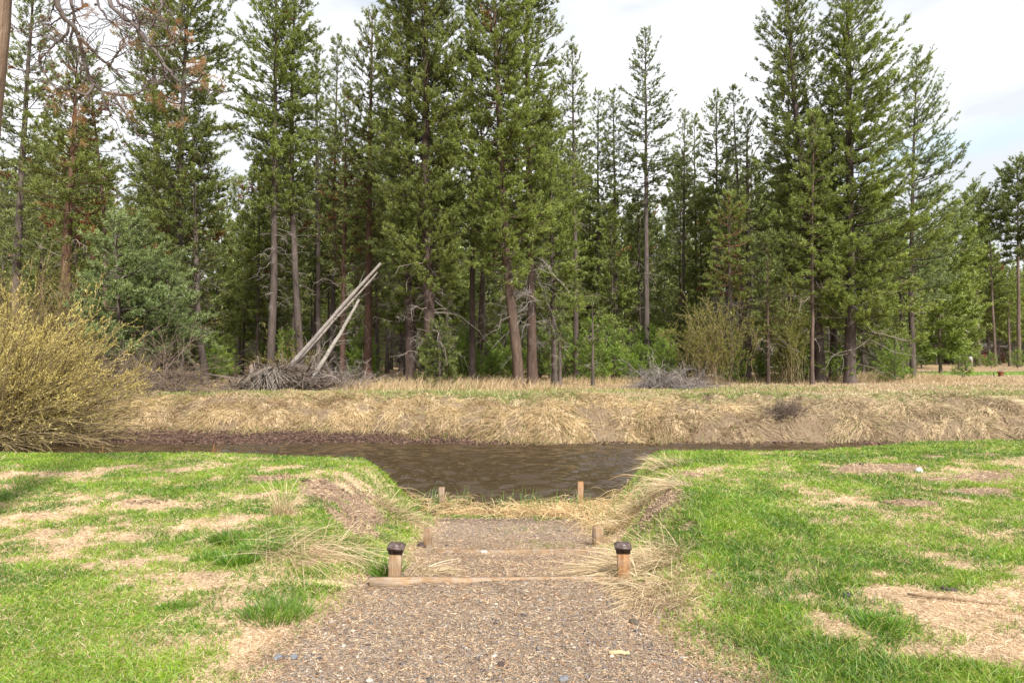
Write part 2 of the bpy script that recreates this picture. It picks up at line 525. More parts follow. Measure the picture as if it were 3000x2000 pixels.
def masks(x, y):
    x = np.asarray(x, float); y = np.asarray(y, float)
    nA = fbm(x, y, 1.1, 101, 5); nB = fbm(x, y, .38, 131, 4); nC = fbm(x, y, .16, 141, 3)
    g = patch(x, y, GREEN) * .75 - patch(x, y, STRAW) * .6 + .42
    g = g + (nA - .5) * 1.5 + (nB - .5) * 2.0 + (nC - .5) * 1.5
    so = patch(x, y, SOIL) + (nB - .5) * .9 + (nA - .5) * .5
    hw = half_w(x, y) + (fbm(x, y, .5, 151, 3) - .5) * .35
    e = np.abs(x) - hw
    path = 1 - sstep(-.10, .14, e)
    path = path * (1 - sstep(9.3, 10.0, y + (nB - .5) * .8))
    # bare, collapsing faces of the cutting
    s = (np.abs(x) - half_w(x, y)) / side_w(x, y)
    cutL = np.exp(-((s - .6) / .28) ** 2) * np.exp(-((y - 7.9) / 1.1) ** 2) * (x < 0)
    cutR = np.exp(-((s - .75) / .35) ** 2) * np.exp(-((y - 7.6) / 1.4) ** 2) * (x > 0) * .95
    so = np.maximum(so, (cutL + cutR) * 1.0 + (nB - .5) * 1.5 + (nC - .5) * .8)
    g = g + .35 * sstep(9.2, 10.4, y) * sstep(0, .4, s) + .25 * sstep(8, 9.5, y) * (1 - sstep(.3, .9, s)) * (x < 0)
    g = np.clip(g, 0, 1) * (1 - sstep(.45, .75, so)) * (1 - path)
    # straw litter beside the path
    litter = np.exp(-((e - .05) / .15) ** 2) * sstep(3.0, 3.6, y)
    litter = np.clip(litter + .9 * np.exp(-((x - 1.22) / .26) ** 2) * np.exp(-((y - 5.0) / 1.1) ** 2) + .35 * (x > 0) * np.exp(-((s - .45) / .35) ** 2) * sstep(5.5, 6.5, y), 0, 1)
    g = g * (1 - .8 * litter)
    return g, np.clip(sstep(.35, .7, so), 0, 1) * (1 - path), path, litter

xs = np.unique(np.concatenate([-np.geomspace(14, 1500, 34)[::-1], np.arange(-14, 14.001, .055), np.geomspace(14, 1500, 34)]).round(4))
ys = np.unique(np.concatenate([-np.geomspace(1.5, 900, 18)[::-1], np.linspace(-1.2, 2.4, 12), np.arange(2.45, 13.2, .035), np.arange(13.3, 17, .15),
                               np.arange(17, 23.5, .06), np.arange(23.6, 60, .45), np.geomspace(60.5, 3000, 40)]).round(4))
GX, GY = np.meshgrid(xs, ys)
gx, gy = GX.ravel(), GY.ravel()
gz = H(gx, gy)
nr, nc = GX.shape
gi = np.arange(nr * nc).reshape(nr, nc)
quads = np.stack([gi[:-1, :-1], gi[:-1, 1:], gi[1:, 1:], gi[1:, :-1]], -1).reshape(-1, 4)

g, so, pa, li = masks(gx, gy)
c_straw = np.array([.52, .38, .25]); c_soil = np.array([.24, .165, .115]); c_green = np.array([.22, .28, .05])
c_path = np.array([.285, .22, .17]); c_mud = np.array([.085, .052, .038]); c_dry = np.array([.46, .35, .22])
c_floor = np.array([.30, .21, .12])
n1 = fbm(gx, gy, .25, 201, 3)[:, None]; n2 = fbm(gx, gy, 1.4, 211, 3)[:, None]
colr = c_straw * (.75 + .5 * n1)
colr = colr * (1 - g[:, None] * .8) + c_green * g[:, None] * .8
colr = colr * (1 - so[:, None]) + c_soil * (.7 + .6 * n1) * so[:, None]
pc = c_path * (.85 + .3 * n2)
pc = pc * (1 - .45 * sstep(4.9, 5.3, gy) * (1 - sstep(7.6, 8.2, gy)))[:, None] + np.array([.21, .14, .10]) * (.45 * sstep(4.9, 5.3, gy) * (1 - sstep(7.6, 8.2, gy)))[:, None]
colr = colr * (1 - pa[:, None]) + pc * pa[:, None]
low = 1 - sstep(-.70, -.60, gz)
farm = gy > 14.5
d_far = gy - shore_far(gx) - mudw(gx)
fc = c_dry * (.6 + .8 * n1)
hol_g = (1 - sstep(.40, .47, fbm(gx, gy, .55, 405, 3)))[:, None]
fc = fc * (1 - .75 * hol_g) + np.array([.11, .075, .05]) * .75 * hol_g
tf = sstep(3.4, 4.6, d_far)[:, None]
fc = fc * (1 - tf) + c_floor * (.7 + .6 * n2) * tf
gr = (sstep(2.0, 2.8, d_far) * (1 - sstep(5.5, 9.5, d_far)) * sstep(.42, .6, fbm(gx, gy, 1.6, 221, 3)))[:, None]
fc = fc * (1 - .6 * gr) + np.array([.20, .22, .07]) * .6 * gr
lawnR = (sstep(24, 28, gx) * sstep(46, 48, gy) * (1 - sstep(54, 57, gy)))[:, None]
fc = fc * (1 - lawnR) + np.array([.20, .32, .05]) * lawnR
roadR = (sstep(26, 31, gx) * sstep(58, 59, gy) * (1 - sstep(64, 66, gy)))[:, None]
fc = fc * (1 - roadR) + np.array([.36, .31, .28]) * roadR
fc = fc * (1 - sstep(0, .25, -d_far)[:, None]) + c_mud * (.7 + .9 * n1) * sstep(0, .25, -d_far)[:, None]
colr = np.where(farm[:, None], fc, colr * (1 - low[:, None]) + np.array([.11, .075, .05]) * low[:, None])

def ground_mat():
    m, n, l = new_mat("ground_surface")
    out = N(n, "ShaderNodeOutputMaterial")
    b = N(n, "ShaderNodeBsdfPrincipled", Roughness=.95)
    b.inputs['Specular IOR Level'].default_value = .15
    at = N(n, "ShaderNodeAttribute", attribute_name="col")
    t = N(n, "ShaderNodeTexCoord")
    z = N(n, "ShaderNodeTexNoise", Scale=55, Detail=6, Roughness=.7)
    v = N(n, "ShaderNodeTexVoronoi", Scale=75)
    l.new(t.outputs['Object'], z.inputs['Vector']); l.new(t.outputs['Object'], v.inputs['Vector'])
    mr = N(n, "ShaderNodeMapRange")
    mr.inputs['From Min'].default_value = .3; mr.inputs['From Max'].default_value = .7
    mr.inputs['To Min'].default_value = .6; mr.inputs['To Max'].default_value = 1.35
    l.new(z.outputs['Fac'], mr.inputs['Value'])
    sep = N(n, "ShaderNodeSeparateColor")
    l.new(v.outputs['Color'], sep.inputs[0])
    mr2 = N(n, "ShaderNodeMapRange")
    mr2.inputs['To Min'].default_value = .7; mr2.inputs['To Max'].default_value = 1.3
    l.new(sep.outputs[0], mr2.inputs['Value'])
    mm = N(n, "ShaderNodeMath", operation='MULTIPLY')
    l.new(mr.outputs[0], mm.inputs[0]); l.new(mr2.outputs[0], mm.inputs[1])
    mul = N(n, "ShaderNodeVectorMath", operation='SCALE')
    l.new(at.outputs['Color'], mul.inputs[0]); l.new(mm.outputs[0], mul.inputs['Scale'])
    bp = N(n, "ShaderNodeBump", Strength=.8, Distance=.02)
    l.new(z.outputs['Fac'], bp.inputs['Height'])
    l.new(mul.outputs[0], b.inputs['Base Color']); l.new(bp.outputs[0], b.inputs['Normal'])
    l.new(b.outputs[0], out.inputs['Surface'])
    return m

mb = MB()
mb.add(np.stack([gx, gy, gz], 1), quads, colr)
ground = mb.build("ground", ground_mat(), smooth=True)
tag(ground, kind="structure")

# ------------------------------------------------------------------ water
def water_mat():
    m, n, l = new_mat("creek_water")
    out = N(n, "ShaderNodeOutputMaterial")
    b = N(n, "ShaderNodeBsdfPrincipled", Roughness=.04)
    b.inputs['Base Color'].default_value = (.048, .032, .018, 1)
    b.inputs['IOR'].default_value = 1.333
    t = N(n, "ShaderNodeTexCoord")
    mpp = N(n, "ShaderNodeMapping", Scale=(.6, 1.7, 1)); mpp.inputs['Rotation'].default_value = (0, 0, R(14))
    l.new(t.outputs['Object'], mpp.inputs['Vector'])
    z = N(n, "ShaderNodeTexNoise", Scale=3.2, Detail=3, Roughness=.5, Distortion=.9)
    l.new(mpp.outputs[0], z.inputs['Vector'])
    z2 = N(n, "ShaderNodeTexNoise", Scale=.55, Detail=2)
    l.new(t.outputs['Object'], z2.inputs['Vector'])
    mm = N(n, "ShaderNodeMath", operation='MULTIPLY')
    l.new(z.outputs['Fac'], mm.inputs[0]); l.new(z2.outputs['Fac'], mm.inputs[1])
    bp = N(n, "ShaderNodeBump", Strength=1.0, Distance=.06)
    l.new(mm.outputs[0], bp.inputs['Height'])
    l.new(bp.outputs[0], b.inputs['Normal'])
    l.new(b.outputs[0], out.inputs['Surface'])
    return m
wx = np.unique(np.concatenate([-np.geomspace(17, 900, 12), np.arange(-17, 19.001, .045), np.geomspace(19.1, 900, 12)]).round(4))
wy = np.arange(9.2, 20.6, .04)
WX, WY = np.meshgrid(wx, wy)
ux, uy = WX.ravel(), WY.ravel()
hz_ = np.zeros_like(ux)
qx = ux + .5 * (fbm(ux, uy, 1.3, 801, 3) - .5); qy = uy + .5 * (fbm(ux, uy, 1.3, 811, 3) - .5)
for wl, am, an in ((.85, .0072, 76), (.58, .0056, 106), (.40, .0042, 64), (.30, .0026, 118), (.22, .0016, 88)):
    kx, ky = math.cos(R(an)) * 2 * math.pi / wl, math.sin(R(an)) * 2 * math.pi / wl
    ph = kx * qx + ky * qy + 5.5 * noise(ux, uy, .9, int(an))
    cst = (.5 + .5 * np.sin(ph)) ** 1.6
    hz_ += am * 5.2 * (cst - .5) * (.25 + 1.5 * noise(ux, uy, 1.6, int(an) + 7))
hz_ *= (1.15 - .55 * sstep(12.5, 17.5, uy)) * sstep(30, 18, np.abs(ux))
wr_, wc_ = WX.shape
wi = np.arange(wr_ * wc_).reshape(wr_, wc_)
mb = MB()
mb.add(np.stack([ux, uy, WATER_Z + hz_], 1), np.stack([wi[:-1, :-1], wi[:-1, 1:], wi[1:, 1:], wi[1:, :-1]], -1).reshape(-1, 4), (0, 0, 0))
tag(mb.build("water", water_mat(), smooth=True), kind="structure")

# ------------------------------------------------------------------ lawn, straw, gravel (stuff)
def frame_points(n, y0, y1, p, margin=1.0):
    """random ground points in front of the camera, denser near it"""
    u = rs.uniform(0, 1, n)
    y = (y0 ** (1 - p) + u * (y1 ** (1 - p) - y0 ** (1 - p))) ** (1 / (1 - p))
    x = rs.uniform(-1, 1, n) * (.78 * y + margin)
    return x, y

G_DARK, G_MID, G_LITE, G_YEL = map(np.array, ([.060, .150, .008], [.150, .285, .012], [.27, .400, .028], [.46, .44, .12]))
def grass_cols(n, x, y):
    k = fbm(x, y, .6, 301, 3) + rs.uniform(-.28, .28, n)
    k = np.clip((k - .22) / .56, 0, 1)[:, None]
    c = np.where(k < .5, G_DARK + (G_MID - G_DARK) * k * 2, G_MID + (G_LITE - G_MID) * (k - .5) * 2)
    yl = (rs.uniform(0, 1, n) < .12)[:, None]
    return np.where(yl, G_YEL, c)

mb = MB()
x, y = frame_points(760000, 2.9, 13.0, .55)
g, so, pa, li = masks(x, y)
keep = rs.uniform(0, 1, len(x)) < np.clip(g * 1.15 + .05 * (g > .02), 0, 1)
z = H(x, y)
keep &= (z > -.74) & (y < 13.0)
x, y, z, g = x[keep], y[keep], z[keep], g[keep]
n = len(x)
d = np.stack([rs.normal(0, .45, n), rs.normal(0, .45, n) - .05, np.ones(n)], 1)
tall = .55 + .9 * fbm(x, y, .8, 311, 3) + .7 * np.exp(-((x - 2.0) / .8) ** 2) * sstep(7.5, 6, y)
ln = rs.uniform(.018, .060, n) * tall * (1 + .04 * y)
c = grass_cols(n, x, y)
bend = np.stack([rs.normal(0, .4, n), rs.normal(0, .4, n), -rs.uniform(.1, .5, n)], 1) * ln[:, None]
blades(mb, np.stack([x, y, z - .004], 1), d, ln, .0020 + .00075 * y, c * .9, c * 1.12, bend, seg=2)
tag(mb.build("lawn_grass", M_grass), kind="stuff")

mb = MB()
x, y = frame_points(330000, 2.9, 12.4, .6)
g, so, pa, li = masks(x, y)
prob = (1 - pa) * (.95 - .62 * g) * (1 - .45 * so) + pa * .10 + li * .8
keep = (rs.uniform(0, 1, len(x)) < prob)
z = H(x, y); keep &= z > -.72
x, y, z = x[keep], y[keep], z[keep]; n = len(x)
d = np.stack([rs.normal(0, 1, n), rs.normal(0, 1, n), rs.uniform(-.02, .5, n)], 1)
k = rs.uniform(0, 1, n)[:, None]
c = np.array([.44, .29, .16]) * (1 - k) + np.array([.74, .59, .40]) * k
blades(mb, np.stack([x, y, z + .002], 1), d, rs.uniform(.015, .055, n) * (1 + .03 * y), .0022 + .0007 * y, c, c, seg=1)
tag(mb.build("dry_thatch", M_straw), kind="stuff")

OCT = unit(np.array([[1, 0, 0], [0, 1, 0], [-1, 0, 0], [0, -1, 0], [0, 0, 1], [0, 0, -1], [.7, .7, .35], [-.7, .7, .3], [-.7, -.7, .3], [.7, -.7, .35]], float))
OCTF = np.array([[0, 6, 4], [6, 1, 4], [1, 7, 4], [7, 2, 4], [2, 8, 4], [8, 3, 4], [3, 9, 4], [9, 0, 4],
                 [6, 0, 5], [1, 6, 5], [7, 1, 5], [2, 7, 5], [8, 2, 5], [3, 8, 5], [9, 3, 5], [0, 9, 5]])
def pebbles(mb, x, y, size, col, flat=.6, sink=.25):
    n = len(x)
    z = H(x, y)
    s = size[:, None, None] * rs.uniform(.65, 1.25, (n, 10, 1)) * np.array([1, 1, flat])
    s = s * rs.uniform(.7, 1.3, (n, 1, 3))
    a = rs.uniform(0, 6.28, n)
    V = OCT[None] * s
    ca, sa = np.cos(a)[:, None], np.sin(a)[:, None]
    V = np.stack([V[..., 0] * ca - V[..., 1] * sa, V[..., 0] * sa + V[..., 1] * ca, V[..., 2]], -1)
    V = V + np.stack([x, y, z + size * flat * (1 - 2 * sink) * .6], 1)[:, None, :]
    Fc = (OCTF[None] + (np.arange(n) * 10)[:, None, None]).reshape(-1, 3)
    mb.add(V.reshape(-1, 3), Fc, np.repeat(col, 10, 0))

mb = MB()
x, y = frame_points(90000, 2.7, 10.2, .9, .4)
x = x * .42
g, so, pa, li = masks(x, y)
dens = pa * np.interp(y, [0, 5, 5.2, 7.8, 8.4, 10], [1, 1, .55, .55, 1, 1])
keep = rs.uniform(0, 1, len(x)) < dens
x, y = x[keep], y[keep]; n = len(x)
pal = np.array([[.16, .145, .14], [.23, .20, .18], [.30, .245, .20], [.36, .26, .18], [.27, .18, .12], [.50, .43, .36], [.09, .08, .08], [.42, .30, .20]])
ci = rs.choice(8, n, p=[.14, .17, .15, .17, .13, .05, .08, .11])
col = pal[ci] * rs.uniform(.75, 1.2, (n, 1))
size = np.clip(rs.lognormal(math.log(.0044), .46, n), .0026, .021) * (1 + .02 * y)
pebbles(mb, x, y, size, col)
tag(mb.build("gravel", M_stone), kind="stuff")

# wood chips and pine straw over the path
mb = MB()
x, y = frame_points(150000, 2.7, 10.4, .8, .4)
x = x * .45
g, so, pa, li = masks(x, y)
keep = rs.uniform(0, 1, len(x)) < (pa * np.interp(y, [0, 3.4, 4.4, 5, 8, 9, 11], [.25, .34, .65, .9, .95, .45, .4]) + li * .6)
x, y = x[keep], y[keep]; n = len(x)
d = np.stack([rs.normal(0, 1, n), rs.normal(0, 1, n), rs.uniform(-.02, .3, n)], 1)
pal = np.array([[.44, .32, .20], [.32, .21, .12], [.56, .45, .31], [.20, .13, .09], [.38, .22, .12]])
c = pal[rs.choice(5, n, p=[.3, .25, .2, .12, .13])]
blades(mb, np.stack([x, y, H(x, y) + .006], 1), d, rs.uniform(.012, .05, n), rs.uniform(.0025, .006, n), c, c, seg=1)
tag(mb.build("pine_straw_litter", M_straw), kind="stuff")

# soil clods on the collapsing cutting faces
mb = MB()
x, y = frame_points(60000, 5.0, 12, .6)
g, so, pa, li = masks(x, y)
keep = (rs.uniform(0, 1, len(x)) < so * .8 * (.3 + 1.2 * (noise(x, y, .22, 77) > .45))) & (np.abs(x) < 4.2)
x, y = x[keep], y[keep]; n = len(x)
col = np.array([.19, .125, .085]) * rs.uniform(.5, 1.6, (n, 1))
pebbles(mb, x, y, np.clip(rs.lognormal(math.log(.0085), .6, n), .004, .045), col, .8, .3)
tag(mb.build("soil_crumbs", M_soil), kind="stuff")

mb = MB()
n = 26000
x = rs.uniform(-16, 12, n); y = shore_far(x) + rs.uniform(-.1, 1.05, n) * mudw(x)
col = np.array([.085, .052, .038]) * rs.uniform(.4, 2.0, (n, 1))
pebbles(mb, x, y, np.clip(rs.lognormal(math.log(.022), .5, n), .008, .08), col, .6, .3)
tag(mb.build("mud_crumbs", M_soil), kind="stuff")

# ------------------------------------------------------------------ dry grass of the far bank (stuff)
mb = MB()
n0 = 320000
x = rs.uniform(-17, 19, n0); dy = rs.uniform(-.12, 5.6, n0) ** 1.0
y = shore_far(x) + mudw(x) + dy
z = H(x, y)
e = .12
gxn = (H(x + e, y) - H(x - e, y)) / (2 * e); gyn = (H(x, y + e) - H(x, y - e)) / (2 * e)
draped = 1 - sstep(1.9, 3.1, dy + (fbm(x, y, 1.0, 401, 2) - .5) * 1.6)
hol = sstep(.40, .47, fbm(x, y, .55, 405, 3))
keep = rs.uniform(0, 1, n0) < (.9 * draped * (.16 + .84 * hol) + .42 * (1 - draped))
x, y, z, dy, gxn, gyn, draped = [q[keep] for q in (x, y, z, dy, gxn, gyn, draped)]
n = len(x)
swirl = (fbm(x, y, .75, 411, 3) - .5) * 7.0
tb, tdx, tdy = tussock(x, y)
flow = np.stack([-gxn * .8 + np.sin(swirl) * .55 + tdx * .45, -gyn * .5 - .45 + .3 * np.cos(swirl) + tdy * .35, rs.uniform(.25, .8, n)], 1)
flow = flow + rs.normal(0, .40, (n, 3))
ln = rs.uniform(.10, .48, n) * (.55 + .75 * fbm(x, y, .8, 421, 2)) * (.35 + .65 * draped)
bend = np.stack([flow[:, 0] * .25, flow[:, 1] * .25, -rs.uniform(.5, 1.0, n)], 1) * ln[:, None] * (.4 + .6 * draped[:, None])
k = np.clip(fbm(x, y, .9, 431, 4) * 1.5 - .35 + rs.uniform(-.25, .25, n), 0, 1)[:, None]
k = np.clip(k * .8 + tb[:, None] * .9 - .1, 0, 1)
c = np.array([.30, .20, .11]) * (1 - k) + np.array([.86, .67, .37]) * k
grey = (sstep(2, 9, x) * .4)[:, None]
c = c * (1 - grey) + (np.array([.30, .24, .175]) * (1 - k) + np.array([.74, .63, .47]) * k) * grey
isg = (rs.uniform(0, 1, n) < (.05 + .85 * (1 - draped) * sstep(.36, .56, fbm(x, y, 1.5, 441, 3)) + .1 * sstep(.3, 0, dy)))[:, None]
c = np.where(isg, np.array([.19, .25, .05]) * rs.uniform(.6, 1.2, (n, 1)), c)
blades(mb, np.stack([x, y, z - .01], 1), flow, ln, rs.uniform(.010, .020, n), c * .8, c * 1.1, bend, seg=3)
tag(mb.build("dry_bank_grass", M_straw), kind="stuff")

# tall standing dry grass under the trees + litter of the forest floor
mb = MB()
n0 = 210000
x = rs.uniform(-24, 30, n0); y = rs.uniform(21.5, 44, n0)
w1 = 1.5 * np.exp(-((x + 3.0) / 5) ** 2 - ((y - 27.6) / 1.3) ** 2) + np.exp(-((x + 10) / 3) ** 2 - ((y - 29) / 2.5) ** 2) * .5
w2 = np.exp(-((x - 18) / 5.5) ** 2 - ((y - 36) / 2.6) ** 2) * 1.2 + .8 * np.exp(-((x - 6) / 6) ** 2 - ((y - 33) / 1.2) ** 2)
tallw = (w1 + w2) * (.3 + 1.3 * fbm(x, y, 1.2, 451, 3))
keep = rs.uniform(0, 1, n0) < np.clip(tallw + .16, 0, 1)
x, y, tallw = x[keep], y[keep], tallw[keep]; n = len(x)
ln = (.10 + .62 * np.clip(tallw, 0, 1)) * rs.uniform(.4, 1.1, n)
d = np.stack([rs.normal(.08, .28, n), rs.normal(0, .28, n), np.ones(n)], 1)
kq = rs.uniform(0, 1, (n, 1))
c = np.array([.40, .28, .15]) * (1 - kq) + np.array([.74, .57, .34]) * kq
c = c * .9
gsel = (rs.uniform(0, 1, n) < .22 * sstep(.5, .66, fbm(x, y, 2.2, 461, 3)))[:, None]
c = np.where(gsel, np.array([.17, .24, .05]), c)
bend = np.stack([rs.normal(.1, .3, n), rs.normal(0, .3, n), -rs.uniform(0, .25, n)], 1) * ln[:, None]
blades(mb, np.stack([x, y, H(x, y) - .01], 1), d, ln, rs.uniform(.010, .022, n), c, c * 1.05, bend, seg=2)
tag(mb.build("tall_dry_grass", M_straw), kind="stuff")

# short green and straw turf far right
mb = MB()
n0 = 150000
x = rs.uniform(-20, 48, n0); y = 21.2 + 39 * rs.uniform(0, 1, n0) ** 1.7
keep = (x < .8 * y + 2) & ((x > 6) | (y < 27.5)) & (x > -.5 * y)
x, y = x[keep], y[keep]; n = len(x)
lr = sstep(24, 28, x) * sstep(46, 48, y) * (1 - sstep(54, 57, y))
gg = np.clip(sstep(.38, .55, fbm(x, y, 2.2, 471, 3)) * .75 * (1 - sstep(27, 33, y)) + lr, 0, 1)
ln = rs.uniform(.05, .12, n)
c = np.where((rs.uniform(0, 1, n) < gg)[:, None], np.array([.25, .32, .07]), np.array([.60, .47, .30])) * rs.uniform(.7, 1.15, (n, 1))
blades(mb, np.stack([x, y, H(x, y)], 1), np.stack([rs.normal(0, .5, n), rs.normal(0, .5, n), np.ones(n)], 1), ln, .012 + .0009 * y, c, c, seg=1)
tag(mb.build("meadow_turf", M_grass), kind="stuff")

# ------------------------------------------------------------------ conifers
PAL = {
    'green':  ([.095, .118, .022], [.190, .228, .042], [.295, .345, .080]),
    'bright': ([.110, .145, .022], [.225, .280, .048], [.345, .415, .090]),
    'dark':   ([.068, .090, .020], [.145, .180, .038], [.235, .280, .068]),
    'blue':   ([.120, .158, .050], [.215, .280, .095], [.315, .385, .145]),
    'pale':   ([.125, .148, .045], [.225, .262, .080], [.325, .365, .125]),
    'sapling': ([.095, .140, .020], [.180, .270, .032], [.285, .400, .055]),
}
RUST = np.array([.26, .095, .035]); BROWN = np.array([.16, .10, .045])


def needles(mb, P, D, size, k, col, nl=.12, nw=.02):
    """k needle blades around each shoot P with axis D"""
    n = len(P)
    if n == 0: return
    D = unit(D)
    ref = np.where(np.abs(D[:, 2:3]) > .8, np.array([[1., 0, 0]]), np.array([[0, 0, 1.]]))
    U = unit(np.cross(D, ref)); W = np.cross(D, U)
    ph = rs.uniform(0, 2 * np.pi, (n, k, 1)); sp = rs.uniform(.2, 1.5, (n, k, 1))
    d = D[:, None] * np.cos(sp) + (U[:, None] * np.cos(ph) + W[:, None] * np.sin(ph)) * np.sin(sp)
    base = P[:, None] + D[:, None] * (size[:, None, None] * rs.uniform(-.2, 1, (n, k, 1)))
    c = col[:, None] * rs.uniform(.75, 1.25, (n, k, 1))
    ln = nl * rs.uniform(.7, 1.2, (n, k))
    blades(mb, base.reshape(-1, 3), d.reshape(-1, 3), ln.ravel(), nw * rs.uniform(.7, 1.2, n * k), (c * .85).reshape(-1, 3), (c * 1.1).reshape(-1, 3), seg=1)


PROF = {
    'column': ([0, .12, .35, .65, .85, .95, 1], [.55, .9, 1, .92, .62, .3, .06]),
    'cone':   ([0, .08, .25, .5, .75, .92, 1], [.7, 1, .98, .78, .50, .25, .05]),
    'spire':  ([0, .2, .45, .7, .9, 1], [.35, .7, .95, .62, .3, .05]),
    'bush':   ([0, .2, .5, .8, 1], [.9, 1, .85, .5, .1]),
}


def make_pine(H_, R_, crown0, rt, path=None, prof='column', pal='green', dens=1.0, seed=1, whorl=.40, per=5, up=.28, e_low=-.25,
              k=13, nl=.130, nw=.030, shoot=.108, dead=0, dead_z=(1.0, 6.0), dead_len=1.2, rust=.0, brown=0., twigs=True, asym=None, name='pine_tree',
              bark=(.165, .130, .112), e_top=1.0, branch_col=None, keep_fn=None, sides=9, dead_col=(.30, .25, .22), dead_droop=.35):
    """builds the parts of one conifer round the local origin and returns its Empty"""
    global rs
    rs = np.random.RandomState(seed)
    root = empty(name, (0, 0, 0))
    bark = np.array(bark) * .60
    rt = rt * .82
    # trunk
    nt_ = 22
    hs = np.linspace(0, H_, nt_)
    if path is None: path = [(0, 0, 0), (H_, 0, 0)]
    pp = np.array(path, float)
    cx = np.interp(hs, pp[:, 0], pp[:, 1]); cyy = np.interp(hs, pp[:, 0], pp[:, 2])
    cx = np.convolve(np.pad(cx, 2, 'edge'), np.ones(5) / 5, 'valid'); cyy = np.convolve(np.pad(cyy, 2, 'edge'), np.ones(5) / 5, 'valid')
    cx = cx + np.cumsum(rs.normal(0, .012, nt_)) * H_ / 18
    P = np.stack([cx, cyy, hs], 1)
    P[0, 2] = -.25
    rr = rt * (1 - hs / H_) ** .8 + .012
    mbt = MB()
    # finer rings so that the bark silhouette is uneven
    nf = 60
    hf = np.linspace(0, 1, nf) ** 1.3 * H_
    Pf = np.stack([np.interp(hf, hs, P[:, 0]), np.interp(hf, hs, P[:, 1]), hf], 1); Pf[0, 2] = -.25
    rf = np.interp(hf, hs, rr) * rs.uniform(.94, 1.07, nf)
    rf = rf * (1 + .45 * np.exp(-hf / .25))
    tint = (.8 + .4 * noise(hf, hf * 0, 1.2, seed))[:, None] * bark
    tubes(mbt, Pf[None], rf[None], sides, tint[None])
    mbt.build("trunk", M_bark, root, smooth=True)
    tz = lambda h: np.stack([np.interp(h, hs, P[:, 0]), np.interp(h, hs, P[:, 1]), h], -1)
    # live branches in whorls
    nw_ = max(4, int((H_ - crown0) / whorl))
    hb = np.repeat(np.linspace(crown0, H_ - .15, nw_), per) + rs.uniform(-.12, .12, nw_ * per)
    hb = np.clip(hb, crown0 * .9, H_ - .05)
    u = np.clip((hb - crown0) / (H_ - crown0), 0, 1)
    az = np.arange(len(hb)) * 2.399963 + rs.uniform(-.5, .5, len(hb))
    env = np.interp(u, *PROF[prof])
    lump = .72 + .6 * noise(az * 1.3, hb, 1.6, seed + 5)
    L = R_ * env * rs.uniform(.55, 1.12, len(hb)) * lump + .12
    if asym is not None:
        L = L * (1 + asym[1] * np.cos(az - asym[0]))
    if keep_fn is not None:
        kp = keep_fn(u, az, rs.uniform(0, 1, len(hb)))
        hb, u, az, L = hb[kp], u[kp], az[kp], L[kp]
    kp = rs.uniform(0, 1, len(hb)) < .96
    hb, u, az, L = hb[kp], u[kp], az[kp], L[kp]
    nb = len(hb)
    el = np.interp(u, [0, .45, .85, 1], [e_low, e_low * .3 + .12, .6, e_top]) + rs.normal(0, .13, nb)
    hd = np.stack([np.cos(az), np.sin(az), np.zeros(nb)], 1)
    d0 = hd * np.cos(el)[:, None] + np.array([0, 0, 1.]) * np.sin(el)[:, None]
    upc = up * rs.uniform(.5, 1.4, nb)
    t = np.linspace(0, 1, 6)
    B0 = tz(hb)
    sidev = np.stack([-np.sin(az), np.cos(az), np.zeros(nb)], 1) * rs.normal(0, .12, nb)[:, None]
    def bp(i, tt):
        return B0[i] + d0[i] * (L[i] * tt)[:, None] + np.array([0, 0, 1.]) * (L[i] * upc[i] * tt * tt)[:, None] + sidev[i] * (L[i] * tt * tt)[:, None]
    ii = np.repeat(np.arange(nb), 6); ttt = np.tile(t, nb)
    BP = bp(ii, ttt).reshape(nb, 6, 3)
    br = (.008 + .011 * L)[:, None] * (1 - t * .85)[None]
    mbb = MB()
    bc = np.array(branch_col if branch_col is not None else bark * .8)
    tubes(mbb, BP, br, 4, bc)
    # side twigs
    ns = np.maximum(3, (L / .145 * dens).astype(int))
    ib = np.repeat(np.arange(nb), ns)
    ts = rs.uniform(.08, 1.0, len(ib)) ** .85
    sg = rs.choice([-1, 1], len(ib))
    a2 = az[ib] + sg * rs.uniform(.35, 1.15, len(ib)) * (1 - .5 * ts)
    e2 = el[ib] * .5 + .25 * ts + rs.uniform(-.25, .55, len(ib))
    d2 = np.stack([np.cos(a2) * np.cos(e2), np.sin(a2) * np.cos(e2), np.sin(e2)], 1)
    L2 = np.clip((.14 + .42 * (1 - ts) * L[ib]) * rs.uniform(.6, 1.3, len(ib)), .10, 1.0)
    P2 = bp(ib, ts)
    if twigs:
        tw = np.stack([P2, P2 + d2 * (L2 * .55)[:, None] + np.array([0, 0, .02]), P2 + d2 * L2[:, None] + np.array([0, 0, 1]) * (.12 * L2)[:, None]], 1)
        tubes(mbb, tw, np.stack([.007 + .004 * L2, .005 + L2 * .002, L2 * 0 + .003], 1), 3, bc * 1.1)
    mbb.build("branches", M_twig, root)
    # shoots
    nf_ = np.maximum(1, (L2 / shoot + .5).astype(int))
    it = np.repeat(np.arange(len(ib)), nf_)
    tf_ = rs.uniform(.25, 1.05, len(it))
    Pn = P2[it] + d2[it] * (L2[it] * tf_)[:, None] + np.array([0, 0, 1]) * (.12 * L2[it] * tf_ ** 2)[:, None] + rs.normal(0, .03, (len(it), 3))
    Dn = d2[it] + np.array([0, 0, .55]) + rs.normal(0, .3, (len(it), 3))
    ntp = nb
    Pt = bp(np.arange(nb), np.ones(nb)); Dt = d0 + np.array([0, 0, .6])
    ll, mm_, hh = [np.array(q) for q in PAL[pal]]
    kb = rs.uniform(0, 1, nb) * .55 + .15 + .25 * noise(az, hb, .9, seed + 9)
